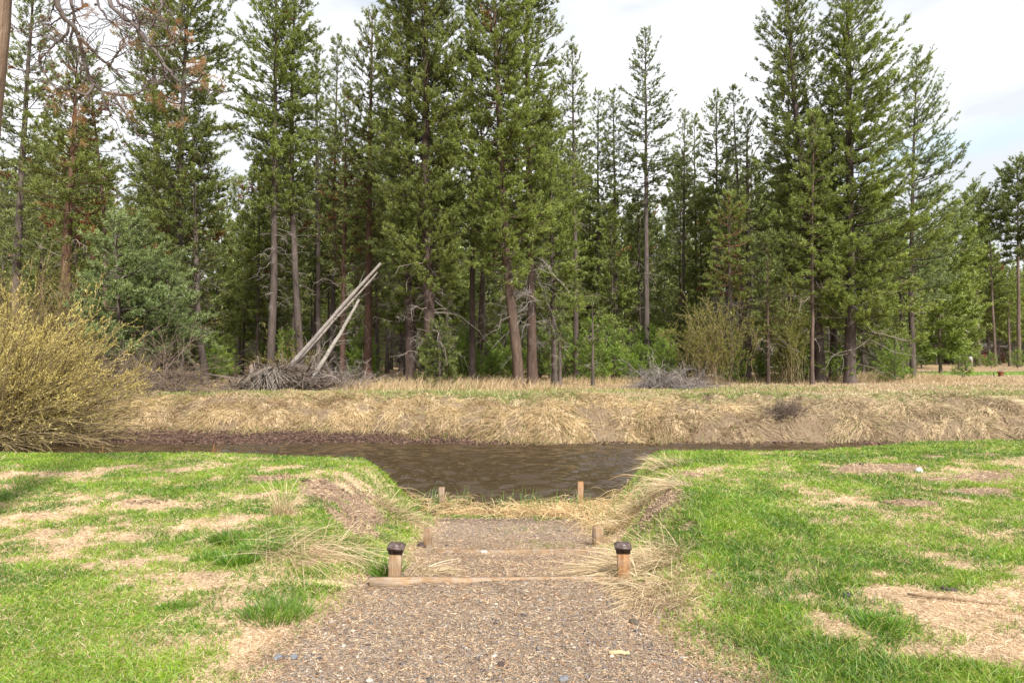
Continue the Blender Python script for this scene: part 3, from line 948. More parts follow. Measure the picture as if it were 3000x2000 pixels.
    kk = kb[ib[it]] * .6 + .25 * rs.uniform(0, 1, len(it)) + .30 * ts[ib * 0 + np.arange(len(ib))][it] * .8
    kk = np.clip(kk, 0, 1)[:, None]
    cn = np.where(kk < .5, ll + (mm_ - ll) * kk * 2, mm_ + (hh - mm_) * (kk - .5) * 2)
    isr = (rs.uniform(0, 1, nb) < rust)[ib[it]] & (rs.uniform(0, 1, len(it)) < .75)
    isb = (rs.uniform(0, 1, len(it)) < brown) & (ts[it] < .6)
    cn = np.where(isr[:, None], RUST * rs.uniform(.7, 1.3, (len(it), 1)), np.where(isb[:, None], BROWN, cn))
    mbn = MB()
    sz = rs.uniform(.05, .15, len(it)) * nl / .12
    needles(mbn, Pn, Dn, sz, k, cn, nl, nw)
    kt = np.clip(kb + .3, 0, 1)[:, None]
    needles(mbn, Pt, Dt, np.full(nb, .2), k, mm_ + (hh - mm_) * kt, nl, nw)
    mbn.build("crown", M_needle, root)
    # dead lower branches
    if dead:
        nd = dead
        hz = rs.uniform(dead_z[0], dead_z[1], nd)
        a = rs.uniform(0, 6.283, nd)
        Ld = dead_len * rs.uniform(.35, 1.3, nd)
        ed = rs.uniform(-.15, .45, nd)
        dd = np.stack([np.cos(a) * np.cos(ed), np.sin(a) * np.cos(ed), np.sin(ed)], 1)
        t7 = np.linspace(0, 1, 7)
        B = tz(hz)
        wob = rs.normal(0, .085, (nd, 7, 3)).cumsum(1) * Ld[:, None, None]
        DP = B[:, None] + dd[:, None] * (Ld[:, None] * t7)[..., None] - np.array([0, 0, 1.]) * (Ld[:, None] * t7 ** 2.2 * rs.uniform(.3, 1.7, (nd, 1)) * dead_droop * 1.1)[..., None] + wob
        dcol = np.array(dead_col) * rs.uniform(.45, 1.25, (nd, 1, 1))
        mbd = MB()
        tubes(mbd, DP, (.004 + .005 * Ld)[:, None] * (1 - .8 * t7)[None] + .002, 4, dcol)
        m2 = 9
        idd = np.repeat(np.arange(nd), m2); t2 = rs.uniform(.25, .97, len(idd))
        j = np.minimum((t2 * 6).astype(int), 5); fr = t2 * 6 - j
        b2 = DP[idd, j] * (1 - fr)[:, None] + DP[idd, j + 1] * fr[:, None]
        q2 = unit(dd[idd] + rs.normal(0, .65, (len(idd), 3)) - np.array([0, 0, .35]))
        l2 = (.10 + .40 * Ld[idd] * (1 - t2)) * rs.uniform(.5, 1.3, len(idd))
        tw = np.stack([b2, b2 + q2 * (l2 * .5)[:, None], b2 + q2 * l2[:, None] - np.array([0, 0, .25]) * l2[:, None]], 1)
        tubes(mbd, tw, np.tile([.006, .004, .002], (len(idd), 1)), 3, dcol[idd])
        mbd.build("dead_branches", M_twig, root)
    return root


PINES = "pines along the forest edge"
def front_pine(sx, sy_base, Y, sx_top, sy_top, Rpx, crown_sy, tpx, label, seed, mids=(), group=PINES, cat="pine tree", **kw):
    """sx.. are photograph pixels on the tree, turned into metres at its own depth Y"""
    gz0 = on_ground((sx - 1500) * Y / F, Y)
    base = np.array([(sx - 1500) * Y / F, Y, gz0])
    top = px(sx_top, sy_top, Y)
    Hh = top[2] - gz0
    path = [(0, 0, 0)]
    for mx, my in mids:
        p = px(mx, my, Y)
        path.append((p[2] - gz0, p[0] - base[0], 0))
    path.append((Hh, top[0] - base[0], 0))
    path = sorted(path)
    c0 = px(sx, crown_sy, Y)[2] - gz0
    root = make_pine(Hh, Rpx * Y / F, c0, tpx * Y / F / 2, path, seed=seed, **kw)
    root.location = base
    return tag(root, label, cat, group)

# (base x, base y, depth, top x, top y, crown half-width px, crown bottom y, trunk width px, ...)
front_pine(38, 1130, 31, 92, -150, 115, 800, 30, "tall thin-topped pine at the left edge, its grey trunk rising behind the willow", 11, mids=[(50, 700), (66, 350)],
           prof='spire', pal='pale', dens=0.9, rust=.04, dead=10, dead_z=(4, 9), up=.35)
front_pine(195, 1130, 29, 215, 150, 120, 700, 42, "thick red-brown trunk with rust-speckled crown, left of the tall straight pine", 12, mids=[(192, 700), (205, 480)],
           prof='column', pal='green', rust=.16, brown=.1, bark=(.20, .115, .075), dead=16, dead_z=(3.5, 8))
front_pine(305, 1130, 31, 250, 235, 70, 560, 20, "dying crooked pine with bare pale upper stem and rusty tufts", 13, mids=[(300, 620), (285, 500), (262, 330)],
           prof='spire', pal='green', rust=.5, dens=.5, dead=24, dead_z=(5, 12), bark=(.25, .17, .13))
front_pine(531, 1131, 30, 548, -230, 160, 760, 26, "tall full pine with a straight bare lower trunk, left of the sky gap", 14, mids=[(524, 800), (524, 500)],
           prof='column', pal='green', dens=1.05, rust=.01, dead=26, dead_z=(2.8, 6), e_low=-.1, up=.4, whorl=.38)
front_pine(458, 1110, 34, 440, -120, 110, 700, 24, "pine whose trunk stands just left of the tall straight bare trunk", 15, mids=[(462, 800)],
           prof='column', pal='dark', dens=0.85, dead=22, dead_z=(2, 7))
front_pine(610, 1131, 29.5, 560, 330, 90, 900, 26, "short dark trunk leaning left at the end of the willow thicket", 16, mids=[(585, 1000)],
           prof='column', pal='dark', dens=.8, brown=.1, dead=20, dead_z=(2, 5))
front_pine(793, 1080, 32, 800, -110, 122, 600, 28, "tall pine of a close pair with bare pale trunk above the brush pile", 17, mids=[(800, 800), (797, 500)],
           prof='column', pal='bright', dens=1.1, rust=.02, dead=46, dead_z=(3.5, 9), dead_col=(.28, .245, .22), up=.42)
front_pine(885, 1085, 33, 850, -130, 105, 620, 26, "second pine of the close pair, trunk curving in behind its neighbour", 18, mids=[(860, 800), (845, 500)],
           prof='column', pal='green', dens=1.0, dead=14, dead_z=(4, 9))
front_pine(935, 1090, 36, 925, 130, 62, 620, 18, "slim pine right of the close pair", 19, prof='spire', pal='green', dens=0.85, dead=16, dead_z=(2, 9))
front_pine(972, 1095, 37, 985, 110, 66, 620, 18, "slim open pine, second right of the close pair", 20, prof='spire', pal='pale', dens=0.8, dead=20, dead_z=(2, 9))
front_pine(1003, 1088, 34, 1010, 330, 85, 820, 22, "half-dead pine with brown lower foliage behind the leaning logs", 21, prof='column', pal='dark', dens=0.9, brown=.35, rust=.12, dead=24, dead_z=(2, 6), bark=(.2, .12, .09))
front_pine(1078, 1100, 33, 1085, 40, 104, 740, 30, "dark pine with scarred brown trunk between the logs and the biggest pine", 22, prof='column', pal='green', dens=0.9, brown=.12, rust=.04, dead=26, dead_z=(2, 6), bark=(.19, .11, .08))
front_pine(1203, 1118, 30, 1190, -200, 115, 860, 40, "thick dark trunk just left of the biggest pine", 23, prof='column', pal='dark', dens=0.95, dead=38, dead_z=(1, 6), dead_len=1.5, bark=(.12, .085, .07), e_low=-.2)
front_pine(1262, 1135, 28.5, 1240, -320, 152, 860, 44, "biggest pine of the centre, very full dark crown and drooping dead lower limbs", 24, mids=[(1255, 800), (1248, 500)],
           prof='column', pal='green', dens=1.15, dead=52, dead_z=(1, 6), dead_len=1.6, bark=(.13, .09, .075), whorl=0.38, per=6, e_low=-.15, up=.4, dead_droop=.5)
front_pine(1525, 1128, 28.5, 1440, -220, 148, 820, 38, "full bright pine with an S-curved leaning trunk, right of the biggest pine", 25, mids=[(1505, 960), (1482, 720), (1470, 500), (1462, 300)],
           prof='column', pal='bright', dens=1.1, dead=26, dead_z=(3, 6), bark=(.19, .13, .10), whorl=0.38, per=6, up=.42, rust=.01)
front_pine(1562, 1125, 30, 1545, -240, 124, 700, 36, "pine with dark lower trunk close behind the S-curved trunk", 26, mids=[(1555, 800)],
           prof='column', pal='green', dens=1.0, dead=70, dead_z=(2, 6), dead_len=1.5, dead_col=(.32, .28, .26), dead_droop=.7, bark=(.14, .095, .075))
front_pine(1625, 1100, 31, 1605, 330, 116, 900, 20, "rounded bright pine filling the gap right of the S-curved trunk", 27, prof='bush', pal='bright', dens=1.1, rust=.02, up=.4, whorl=.34)
front_pine(1688, 1085, 34, 1681, 140, 56, 620, 20, "narrow pine with straight bare grey trunk, left of the central sky gap", 28, prof='column', pal='green', dens=0.9, dead=14, dead_z=(4, 9), dead_len=1.6)
front_pine(1752, 1060, 44, 1752, 272, 66, 740, 16, "short-topped slim pine at the left foot of the central sky gap", 29, prof='cone', pal='green', dens=0.9, dead=10, dead_z=(3, 9))
front_pine(1895, 1060, 40, 1894, 88, 98, 580, 22, "lone tall spire pine standing up into the middle of the sky", 30, mids=[(1895, 700)],
           prof='cone', pal='dark', dens=0.85, dead=30, dead_z=(4, 11), bark=(.20, .16, .145), up=.35)
front_pine(1808, 1060, 42, 1802, 268, 62, 640, 16, "slim pine just left of the lone tall spire", 31, prof='cone', pal='green', dens=0.85, dead=14, dead_z=(3, 10))
front_pine(2000, 1060, 43, 2003, 332, 54, 660, 14, "pale green pine just right of the lone tall spire", 32, prof='cone', pal='pale', dens=0.9, dead=10, dead_z=(3, 9))
front_pine(2043, 1060, 44, 2040, 338, 46, 640, 12, "thin pine between the pale green one and the double-topped one", 33, prof='cone', pal='green', dens=0.85, dead=10, dead_z=(3, 9))
front_pine(2100, 1060, 40, 2105, 280, 68, 700, 16, "dense-topped pine of the group left of the big right-hand pines", 34, prof='column', pal='green', dens=0.95, dead=22, dead_z=(3, 9))
front_pine(2178, 1060, 38, 2153, 258, 44, 470, 18, "sparse pine with spiky candle top and long bare curved dead limbs", 35, mids=[(2170, 600)], prof='spire', pal='dark', dens=.55, dead=60, dead_z=(3, 12), dead_len=2.0, dead_col=(.38, .33, .30))
front_pine(2142, 1080, 33, 2140, 575, 78, 860, 16, "short bushy pine with reddish inner branches in front of the bare-limbed one", 36, prof='bush', pal='bright', dens=1.25, brown=.3, branch_col=(.22, .10, .06), dead=20, dead_z=(2, 4))
front_pine(2405, 1108, 33, 2300, -130, 112, 840, 36, "tall pine with ragged left outline, first of the big right-hand trio", 37, mids=[(2385, 800), (2330, 300)],
           prof='column', pal='green', dens=1.05, dead=20, dead_z=(1.5, 5), bark=(.13, .10, .09), whorl=.38, per=6, up=.38)
front_pine(2378, 1112, 31, 2385, 330, 76, 860, 12, "slender front trunk with a reddish upper stem among the big right-hand pines", 38, prof='column', pal='bright', dens=0.9, dead=14, dead_z=(2, 5), bark=(.19, .135, .11))
front_pine(2487, 1108, 32, 2490, -200, 182, 960, 38, "broadest pine on the right, sweeping boughs down to the tall grass", 39, mids=[(2495, 700), (2492, 300)],
           prof='cone', pal='bright', dens=1.1, dead=30, dead_z=(.8, 4), dead_len=2.4, e_low=-.22, up=.42, whorl=.36, per=6, bark=(.15, .115, .10), asym=(0, .25))
front_pine(2675, 1090, 36, 2697, 148, 124, 880, 20, "open pyramidal pine alone at the right end of the tall group", 40, mids=[(2670, 800), (2683, 400)],
           prof='cone', pal='blue', dens=0.85, up=.55, e_low=-.1, dead=14, dead_z=(2, 7), asym=(0, .35))
front_pine(2250, 1112, 31, 2252, 700, 60, 960, 12, "thin pole of a young pine left of the two olive shrubs' gap", 41, prof='column', pal='dark', dens=.7, dead=14, dead_z=(1, 4), bark=(.13, .09, .07))
front_pine(2190, 1100, 34, 2195, 330, 70, 800, 22, "dark straight trunk just right of the yellow-green shrub", 42, prof='column', pal='dark', dens=.7, dead=26, dead_z=(1.5, 7), bark=(.11, .08, .07))
front_pine(1385, 1100, 33, 1380, 20, 84, 720, 22, "straight grey trunk between the biggest pine and the S-curved one", 43, prof='column', pal='green', dens=0.85, dead=14, dead_z=(2, 8), bark=(.17, .13, .115))
front_pine(1402, 1080, 36, 1410, 300, 75, 760, 20, "dark leaning trunk right behind the straight grey one", 44, mids=[(1415, 800)], prof='column', pal='dark', dens=0.85, rust=.08, dead=14, dead_z=(2, 7), bark=(.12, .085, .07))
front_pine(1737, 1110, 29.5, 1738, 880, 30, 1005, 10, "thin bare pole of a dead sapling right of the S-curved trunk", 45, prof='spire', pal='dark', dens=.5, dead=14, dead_z=(.6, 2.6), dead_len=.5)
front_pine(1640, 1112, 29.5, 1640, 900, 30, 1000, 12, "bent thin sapling pole beside the dark lower trunk", 46, prof='spire', pal='dark', dens=.4, dead=20, dead_z=(.6, 2.6), dead_len=.5)
front_pine(2440, 1100, 35, 2445, 200, 100, 900, 26, "dark trunk half hidden between the big right-hand pines", 47, prof='column', pal='dark', dens=0.85, dead=26, dead_z=(1, 6), bark=(.11, .085, .075))
front_pine(2318, 1095, 36, 2315, 150, 80, 820, 18, "grey trunk seen just left of the big right-hand trio", 48, prof='column', pal='green', dens=0.9, dead=16, dead_z=(1.5, 7))
# drooping light pine at the left in front of the trunks
front_pine(360, 1130, 25, 330, 650, 185, 1030, 18, "low bluish-green pine bowing over the willow, in front of the trunks", 49, prof='cone', pal='blue', dens=1.3, whorl=0.34, per=6, up=0.2, e_low=-0.15, asym=(0, .35))
front_pine(470, 1130, 27, 455, 780, 165, 1020, 14, "smaller drooping pine touching the low bluish-green one on its right", 50, prof='cone', pal='blue', dens=1.05, whorl=.3, per=6, up=.15, e_low=-.4, dead=30, dead_z=(1, 3.5), dead_col=(.3, .25, .2))
front_pine(1290, 1140, 27.8, 1285, 960, 48, 1128, 10, "small dark green pine at the foot of the biggest pine", 51, prof='bush', pal='dark', dens=1.6, whorl=.2, group="young pines under the tall trees")

# far right edge pines
for i, (sx, syb, Yd, sxt, syt, rp, csy, tp, pl, lab) in enumerate([
    (2985, 1068, 80, 2990, 470, 78, 760, 14, 'dark', "tallest pine cut by the right edge of the picture"),
    (2868, 1068, 85, 2858, 548, 55, 800, 10, 'bright', "bright pine with leaning bare trunk near the right edge"),
    (2916, 1068, 82, 2900, 560, 46, 700, 9, 'green', "slender leaning pine just right of the bright leaning one"),
    (2958, 1068, 84, 2955, 800, 34, 930, 8, 'bright', "short bright pine beside the one cut by the right edge"),
    (2810, 1075, 70, 2805, 600, 78, 960, 10, 'bright', "light green pine left of the leaning pair near the right edge"),
    (2755, 1085, 52, 2750, 700, 112, 1040, 10, 'bright', "bushy light pine at the right foot of the tall group"),
    (2830, 1075, 62, 2832, 900, 55, 1040, 8, 'green', "low round pine behind the tall grass on the right")]):
    front_pine(sx, syb, Yd, sxt, syt, rp, csy, tp, lab, 60 + i, prof='column', pal=pl, dens=.9, k=8, nl=.28, nw=.08, shoot=.17, whorl=.45, twigs=False, bark=(.22, .165, .13), group="pines at the far right edge")

# forest behind: prototypes, then copies
protos = []
for i, (h, r, c0, pl, pf, dn) in enumerate([(16, 1.7, 5.0, 'green', 'column', .55), (18, 1.6, 7, 'dark', 'spire', .5), (14, 1.8, 3.2, 'green', 'cone', .6),
                                             (17, 1.7, 5.5, 'pale', 'column', .5), (15.5, 1.5, 6, 'dark', 'column', .55), (12, 1.8, 3, 'bright', 'cone', .6)]):
    p = make_pine(h, r, c0, .13 + .01 * i, [(0, 0, 0), (h * .5, .15, 0), (h, -.1, 0)], prof=pf, pal=pl, dens=dn * 1.05, seed=100 + i, k=8, nl=.26, nw=.075, shoot=.16, whorl=.42,
                  twigs=False, dead=40, dead_z=(1.0, c0), dead_len=1.2, sides=7, rust=.02, dead_col=(.22, .19, .165))
    protos.append([p, False])
young = []
for i, (h, r, pl) in enumerate([(5.5, 1.3, 'green'), (4.2, 1.2, 'bright'), (6.5, 1.5, 'dark')]):
    p = make_pine(h, r, .5, .06, prof='bush', pal=pl, dens=1.0, seed=120 + i, k=9, nl=.18, nw=.042, shoot=.12, whorl=.32, per=5, twigs=False, sides=6, up=.3, name='young_pine')
    young.append([p, False])
sap = []
for i, (h, r) in enumerate([(1.5, .55), (1.1, .45), (2.2, .7)]):
    p = make_pine(h, r, .12, .022, prof='bush', pal='sapling', dens=.8, seed=130 + i, k=10, nl=.12, nw=.024, shoot=.08, whorl=.19, per=5, twigs=False, sides=5, up=.45, e_low=.1, name='pine_sapling')
    sap.append([p, False])
rs = np.random.RandomState(99)

def place(lst, i, x, y, sc, label, group, cat):   # first use moves the prototype, later ones copy it
    e_ = lst[i]
    if e_[1]: o = copy_tree(e_[0])
    else: o = e_[0]; e_[1] = True
    o.location = (x, y, on_ground(x, y) - .03)
    o.scale = (sc * rs.uniform(.9, 1.15), sc * rs.uniform(.9, 1.15), sc)
    o.rotation_euler = (rs.uniform(-.02, .02), rs.uniform(-.02, .02), rs.uniform(0, 6.28))
    return tag(o, label, cat, group)

cells = []
def far_enough(x, y, dmin):
    for a, b in cells:
        if (a - x) ** 2 + (b - y) ** 2 < dmin * dmin: return False
    return True

LAND = [(45, "left-edge pine"), (195, "thick red-brown trunk"), (300, "crooked dying pine"), (415, "low bluish-green pine"), (531, "tall straight bare trunk"),
        (610, "short left-leaning trunk"), (720, "sky gap by the close pair"), (797, "close pair of pale trunks"), (925, "slim pines by the pair"), (1003, "leaning logs"),
        (1078, "scarred brown trunk"), (1203, "thick dark trunk"), (1262, "biggest pine"), (1390, "straight grey trunk"), (1505, "S-curved trunk"),
        (1605, "rounded bright pine"), (1688, "narrow grey-trunked pine"), (1775, "slim short-topped pine"), (1895, "lone tall spire"), (2010, "pale green pine"),
        (2100, "yellow-green shrub"), (2178, "bare-limbed candle-topped pine"), (2312, "greener many-stemmed shrub"), (2400, "reddish slender trunk"),
        (2490, "broadest right-hand pine"), (2600, "lowest sweeping boughs"), (2680, "open pyramidal pine"), (2755, "bushy light pine"), (2830, "low round meadow pine"), (2868, "bright leaning pine"), (2985, "right-edge pine")]
ORD = ["nearest", "second nearest", "third nearest", "fourth nearest", "fifth nearest", "sixth nearest", "seventh nearest", "eighth nearest"]
todo = []
def name_all():
    """labels: the form, then the nearest landmark in front and the side, then the order in depth where several remain"""
    groups = {}
    for o, sxp, yy, form in todo:
        cx, nm = min(LAND, key=lambda q: abs(q[0] - sxp))
        side = "straight behind" if abs(cx - sxp) < 18 else ("behind and left of" if sxp < cx else "behind and right of")
        groups.setdefault((form, side, nm), []).append((yy, o))
    for (form, side, nm), lst in groups.items():
        lst.sort(key=lambda q: q[0])
        for q, (yy, o) in enumerate(lst):
            o["label"] = (form if len(lst) == 1 else ORD[q] + " " + form) + " " + side + " the " + nm

FORM = ["full green pine", "dark thin-topped pine", "low-crowned cone-shaped pine", "pale green pine", "narrow dark pine", "short bright pine"]
cnt = 0
tries = 0
while cnt < 228 and tries < 20000:
    tries += 1
    y = 37 + 70 * rs.uniform() ** 1.25
    x = rs.uniform(-.86, .84) * y
    sxp = 1500 + x * F / y
    if sxp > 2680 and y < 88: continue
    if not far_enough(x, y, 1.6): continue
    cells.append((x, y))
    # keep the skyline: allowed top row of the crowns at this column
    tops = np.interp(sxp, [0, 200, 640, 700, 900, 1300, 1640, 1760, 1860, 2000, 2200, 2300, 2650, 2800, 3100], [330, 330, 470, 420, 330, 300, 330, 430, 470, 440, 400, 420, 480, 640, 600])
    hmax = 1.6 + (CY - tops - rs.uniform(0, 260)) * y / F - .35
    i = int(rs.randint(0, 6))
    base_h = (16, 18, 14, 17, 15.5, 12)[i]
    sc = min(hmax / base_h, 1.35)
    if sc < .45: i = 5; sc = max(.45, hmax / 12)
    right = sxp > 2680
    o = place(protos, i, x, y, sc, "", "far pines beyond the meadow" if right else "pines deep in the forest", "pine tree")
    todo.append((o, sxp, y, FORM[i]))
    cnt += 1
for j in range(16):
    y = rs.uniform(86, 104); sxp = 2690 + 22 * j + rs.uniform(-12, 12); x = (sxp - 1500) * y / F
    i = (5, 0, 2)[j % 3]
    o = place(protos, i, x, y, rs.uniform(.75, 1.15) * (1.25 if i == 5 else 1), "", "far pines beyond the meadow", "pine tree")
    todo.append((o, sxp, y, FORM[i]))
for j in range(85):
    for _ in range(50):
        y = rs.uniform(36, 85); x = rs.uniform(-.82, .8) * y
        sxp = 1500 + x * F / y
        if (sxp < 2700 or y > 80) and far_enough(x, y, 1.3): break
    cells.append((x, y))
    i = int(rs.randint(0, 3))
    o = place(young, i, x, y, rs.uniform(.6, 1.15), "", "young pines in the understory", "young pine")
    todo.append((o, sxp, y, ["young green pine", "small bright young pine", "taller dark young pine"][i]))
spots = [(520, 3), (740, 4), (1100, 5), (1380, 10), (1650, 8), (1780, 9), (1880, 7), (2120, 6), (2300, 4), (950, 4), (2550, 4), (680, 3), (2680, 4), (1480, 5), (1970, 4), (2840, 5)]
for sx0, m in spots:
    for q in range(m):
        y = rs.uniform(32.5, 42); sx = sx0 + rs.normal(0, 70)
        if sx0 == 2840: y = rs.uniform(72, 84); sx = rs.uniform(2780, 3000)
        i = int(rs.randint(0, 3))
        o = place(sap, i, (sx - 1500) * y / F, y, rs.uniform(.7, 1.25), "", "bright pine saplings", "sapling")
        todo.append((o, sx, y, ["bright pine sapling", "tiny bright sapling", "taller pine sapling"][i]))
name_all()
for lst, lab in ((protos, "slender pine deep in the forest behind the front rows"), (young, "young pine"), (sap, "sapling")):
    for e_ in lst:
        if not e_[1]: e_[0].location = (5, 90, 0)

# far-off wood that reads as one mass between the trunks
mb = MB()
for yy in np.arange(108, 175, 5.0):
    m = int(1.75 * yy / 3.2)
    for q in range(m):
        x0 = -.9 * yy + (q + rs.uniform(0, 1)) * 3.2; y0 = yy + rs.uniform(-2, 2)
        sxp = 1500 + x0 * F / y0
        hh = rs.uniform(8, 15) if sxp < 2650 else rs.uniform(10, 17)
        n = 330
        zf = rs.uniform(0, 1, n) ** 1.15
        rr_ = (1.9 * (1 - zf) ** .7 + .15) * np.sqrt(rs.uniform(.1, 1, n)); a = rs.uniform(0, 6.283, n)
        g0 = on_ground(x0, y0)
        P = np.stack([x0 + rr_ * np.cos(a), y0 + rr_ * np.sin(a), g0 + .2 + zf * hh], 1)
        k = rs.uniform(0, 1, (n, 1)); c = np.array([.045, .07, .016]) * (1 - k) + np.array([.12, .17, .035]) * k
        blades(mb, P, np.stack([np.cos(a), np.sin(a), rs.uniform(-.2, 1, n)], 1), rs.uniform(.5, 1.1, n), .42, c, c, seg=1)
tag(mb.build("distant_woods", M_needle), kind="stuff")

# ------------------------------------------------------------------ shrubs, willow, brush
def twig_shrub(name, loc, n, h, spread, col, leaf=None, leaf_n=6, lean=(0, 0), seed=1, r0=.012, sub=6, droop=.15, leaf_len=.06, leaf_w=.018, elev=(.6, 1.4), base_r=.3,
               bud_from=.45, arc=None, wob=.03, sub_len=.3):
    global rs
    rs = np.random.RandomState(seed)
    root = empty(name, loc)
    a = rs.uniform(0, 6.283, n) if arc is None else rs.uniform(arc[0], arc[1], n)
    el = rs.uniform(elev[0], elev[1], n)
    L = h * rs.uniform(.55, 1.1, n)
    d = np.stack([np.cos(a) * np.cos(el) * spread, np.sin(a) * np.cos(el) * spread, np.sin(el)], 1)
    d = unit(d) + np.array([lean[0], lean[1], 0])
    b = np.stack([rs.normal(0, base_r, n), rs.normal(0, base_r, n), rs.uniform(-.1, 0, n)], 1)
    t = np.linspace(0, 1, 8)
    P = b[:, None] + d[:, None] * (L[:, None] * t)[..., None] - np.array([0, 0, 1.]) * (L[:, None] * t ** 2.5 * rs.uniform(.2, 1.8, (n, 1)) * droop)[..., None]
    P = P + rs.normal(0, wob, (n, 8, 3)).cumsum(1) * L[:, None, None] * .5
    cc = np.array(col) * rs.uniform(.6, 1.35, (n, 1, 1))
    mb = MB()
    tubes(mb, P, (r0 * (.5 + .5 * L / h))[:, None] * (1 - .8 * t)[None] + .002, 4, cc)
    i = np.repeat(np.arange(n), sub); tt = rs.uniform(.25, .98, len(i))
    j = np.minimum((tt * 7).astype(int), 6); fr = tt * 7 - j
    p0 = P[i, j] * (1 - fr)[:, None] + P[i, j + 1] * fr[:, None]
    ax = unit(P[i, j + 1] - P[i, j])
    q = unit(ax + rs.normal(0, .45, (len(i), 3)) + np.array([0, 0, .15]))
    l2 = L[i] * sub_len * rs.uniform(.3, 1.1, len(i)) * (1.1 - .6 * tt)
    tw = np.stack([p0, p0 + q * (l2 * .5)[:, None] + rs.normal(0, .02, (len(i), 3)), p0 + q * l2[:, None] - np.array([0, 0, .12]) * l2[:, None]], 1)
    tubes(mb, tw, np.stack([np.full(len(i), r0 * .35), np.full(len(i), r0 * .25), np.full(len(i), .0015)], 1) + .0012, 3, cc[i])
    mb.build("stems", M_twig, root)
    if leaf is not None:
        mb = MB()
        i2 = np.repeat(np.arange(len(i)), leaf_n)
        s = rs.uniform(.15, 1.02, len(i2))
        ok = tt[i[i2] * 0 + i2 // leaf_n] > bud_from * rs.uniform(.6, 1.2, len(i2))
        i2, s = i2[ok], s[ok]
        pb = tw[i2, 0] * ((1 - s) ** 2)[:, None] + tw[i2, 1] * (2 * s * (1 - s))[:, None] + tw[i2, 2] * (s ** 2)[:, None]
        dl = unit(q[i2] + rs.normal(0, .7, (len(i2), 3)))
        k = rs.uniform(0, 1, (len(i2), 1))
        c = np.array(leaf[0]) * (1 - k) + np.array(leaf[1]) * k
        blades(mb, pb, dl, leaf_len * rs.uniform(.5, 1.3, len(i2)), leaf_w, c, c, seg=2)
        mb.build("foliage", M_willow, root)
    return root

YEL = ([.26, .20, .05], [.60, .50, .17])
# big yellow willow leaning over the creek on the left: several overlapping stools of one bush
def willow():
    global rs
    rs = np.random.RandomState(301)
    bx, by = -14.6, 18.6
    root = empty("willow_bush", (bx, by, on_ground(bx, by)))
    # stems: start along a base band and arch to the right and up
    n = 640
    b = np.stack([rs.uniform(-3.0, 1.2, n), rs.uniform(-1.1, 1.8, n), np.zeros(n)], 1)
    el = rs.uniform(.02, 1.25, n) ** 1.0
    az = rs.normal(-.05, .55, n)
    L = np.interp(el, [0, .3, .6, .9, 1.3], [5.2, 4.8, 4.5, 4.5, 4.6]) * rs.uniform(.65, 1.12, n)
    d = np.stack([np.cos(az) * np.cos(el), np.sin(az) * np.cos(el) - .08, np.sin(el)], 1)
    t = np.linspace(0, 1, 9)
    P = b[:, None] + d[:, None] * (L[:, None] * t)[..., None] - np.array([0, 0, 1.]) * (L[:, None] * t ** 2.2 * rs.uniform(.02, .32, (n, 1)) * np.cos(el)[:, None])[..., None]
    P = P + rs.normal(0, .018, (n, 9, 3)).cumsum(1) * L[:, None, None] * .5
    P[..., 2] = np.maximum(P[..., 2], np.where(P[..., 1] + by < 18.0, -.55, .0) + .12 * rs.uniform(.2, 1, P[..., 2].shape))
    cc = np.array([.25, .19, .11]) * rs.uniform(.5, 1.4, (n, 1, 1))
    mb = MB()
    tubes(mb, P, (.017 * rs.uniform(.5, 1.2, n))[:, None] * (1 - .8 * t)[None] + .003, 4, cc)
    sub = 15
    i = np.repeat(np.arange(n), sub); tt = rs.uniform(.28, .99, len(i))
    j = np.minimum((tt * 8).astype(int), 7); fr = tt * 8 - j
    p0 = P[i, j] * (1 - fr)[:, None] + P[i, j + 1] * fr[:, None]
    ax = unit(P[i, j + 1] - P[i, j])
    q = unit(ax + rs.normal(0, .4, (len(i), 3)) + np.array([0, 0, .25]))
    l2 = .75 * rs.uniform(.25, 1.2, len(i)) * (1.15 - .6 * tt)
    tw = np.stack([p0, p0 + q * (l2 * .5)[:, None] + rs.normal(0, .02, (len(i), 3)), p0 + q * l2[:, None] + rs.normal(0, .04, (len(i), 3))], 1)
    tubes(mb, tw, np.tile([.006, .0045, .002], (len(i), 1)), 3, np.array([.34, .27, .11]) * rs.uniform(.6, 1.3, (len(i), 1, 1)))
    mb.build("stems", M_twig, root)
    m = 17
    i2 = np.repeat(np.arange(len(i)), m)
    s = rs.uniform(.1, 1.02, len(i2))
    hgt = np.clip((el[i[i2]] - .24) / .34, .03, 1)
    ok = rs.uniform(0, 1, len(i2)) < hgt * (.25 + .75 * tt[i2])
    i2, s = i2[ok], s[ok]
    pb = tw[i2, 0] * ((1 - s) ** 2)[:, None] + tw[i2, 1] * (2 * s * (1 - s))[:, None] + tw[i2, 2] * (s ** 2)[:, None]
    dl = unit(q[i2] + rs.normal(0, .55, (len(i2), 3)) + np.array([0, 0, .25]))
    k = np.clip(noise(pb[:, 0] * 3 + pb[:, 1], pb[:, 2] * 3, 1.2, 5)[:, None] * .7 + rs.uniform(0, .45, (len(i2), 1)), 0, 1)
    c = np.array([.36, .28, .07]) * (1 - k) + np.array([.80, .68, .25]) * k
    mb = MB()
    blades(mb, pb, dl, .055 * rs.uniform(.5, 1.3, len(i2)), .019, c, c, seg=2)
    mb.build("foliage", M_willow, root)
    return tag(root, "big yellow budding willow spilling over the creek at the left edge", "willow bush")
willow()

def shrub_at(sx, sy, Y, name, label, cat, **kw):
    x = (sx - 1500) * Y / F
    o = twig_shrub(name, (x, Y, on_ground(x, Y)), **kw)
    return tag(o, label, cat)

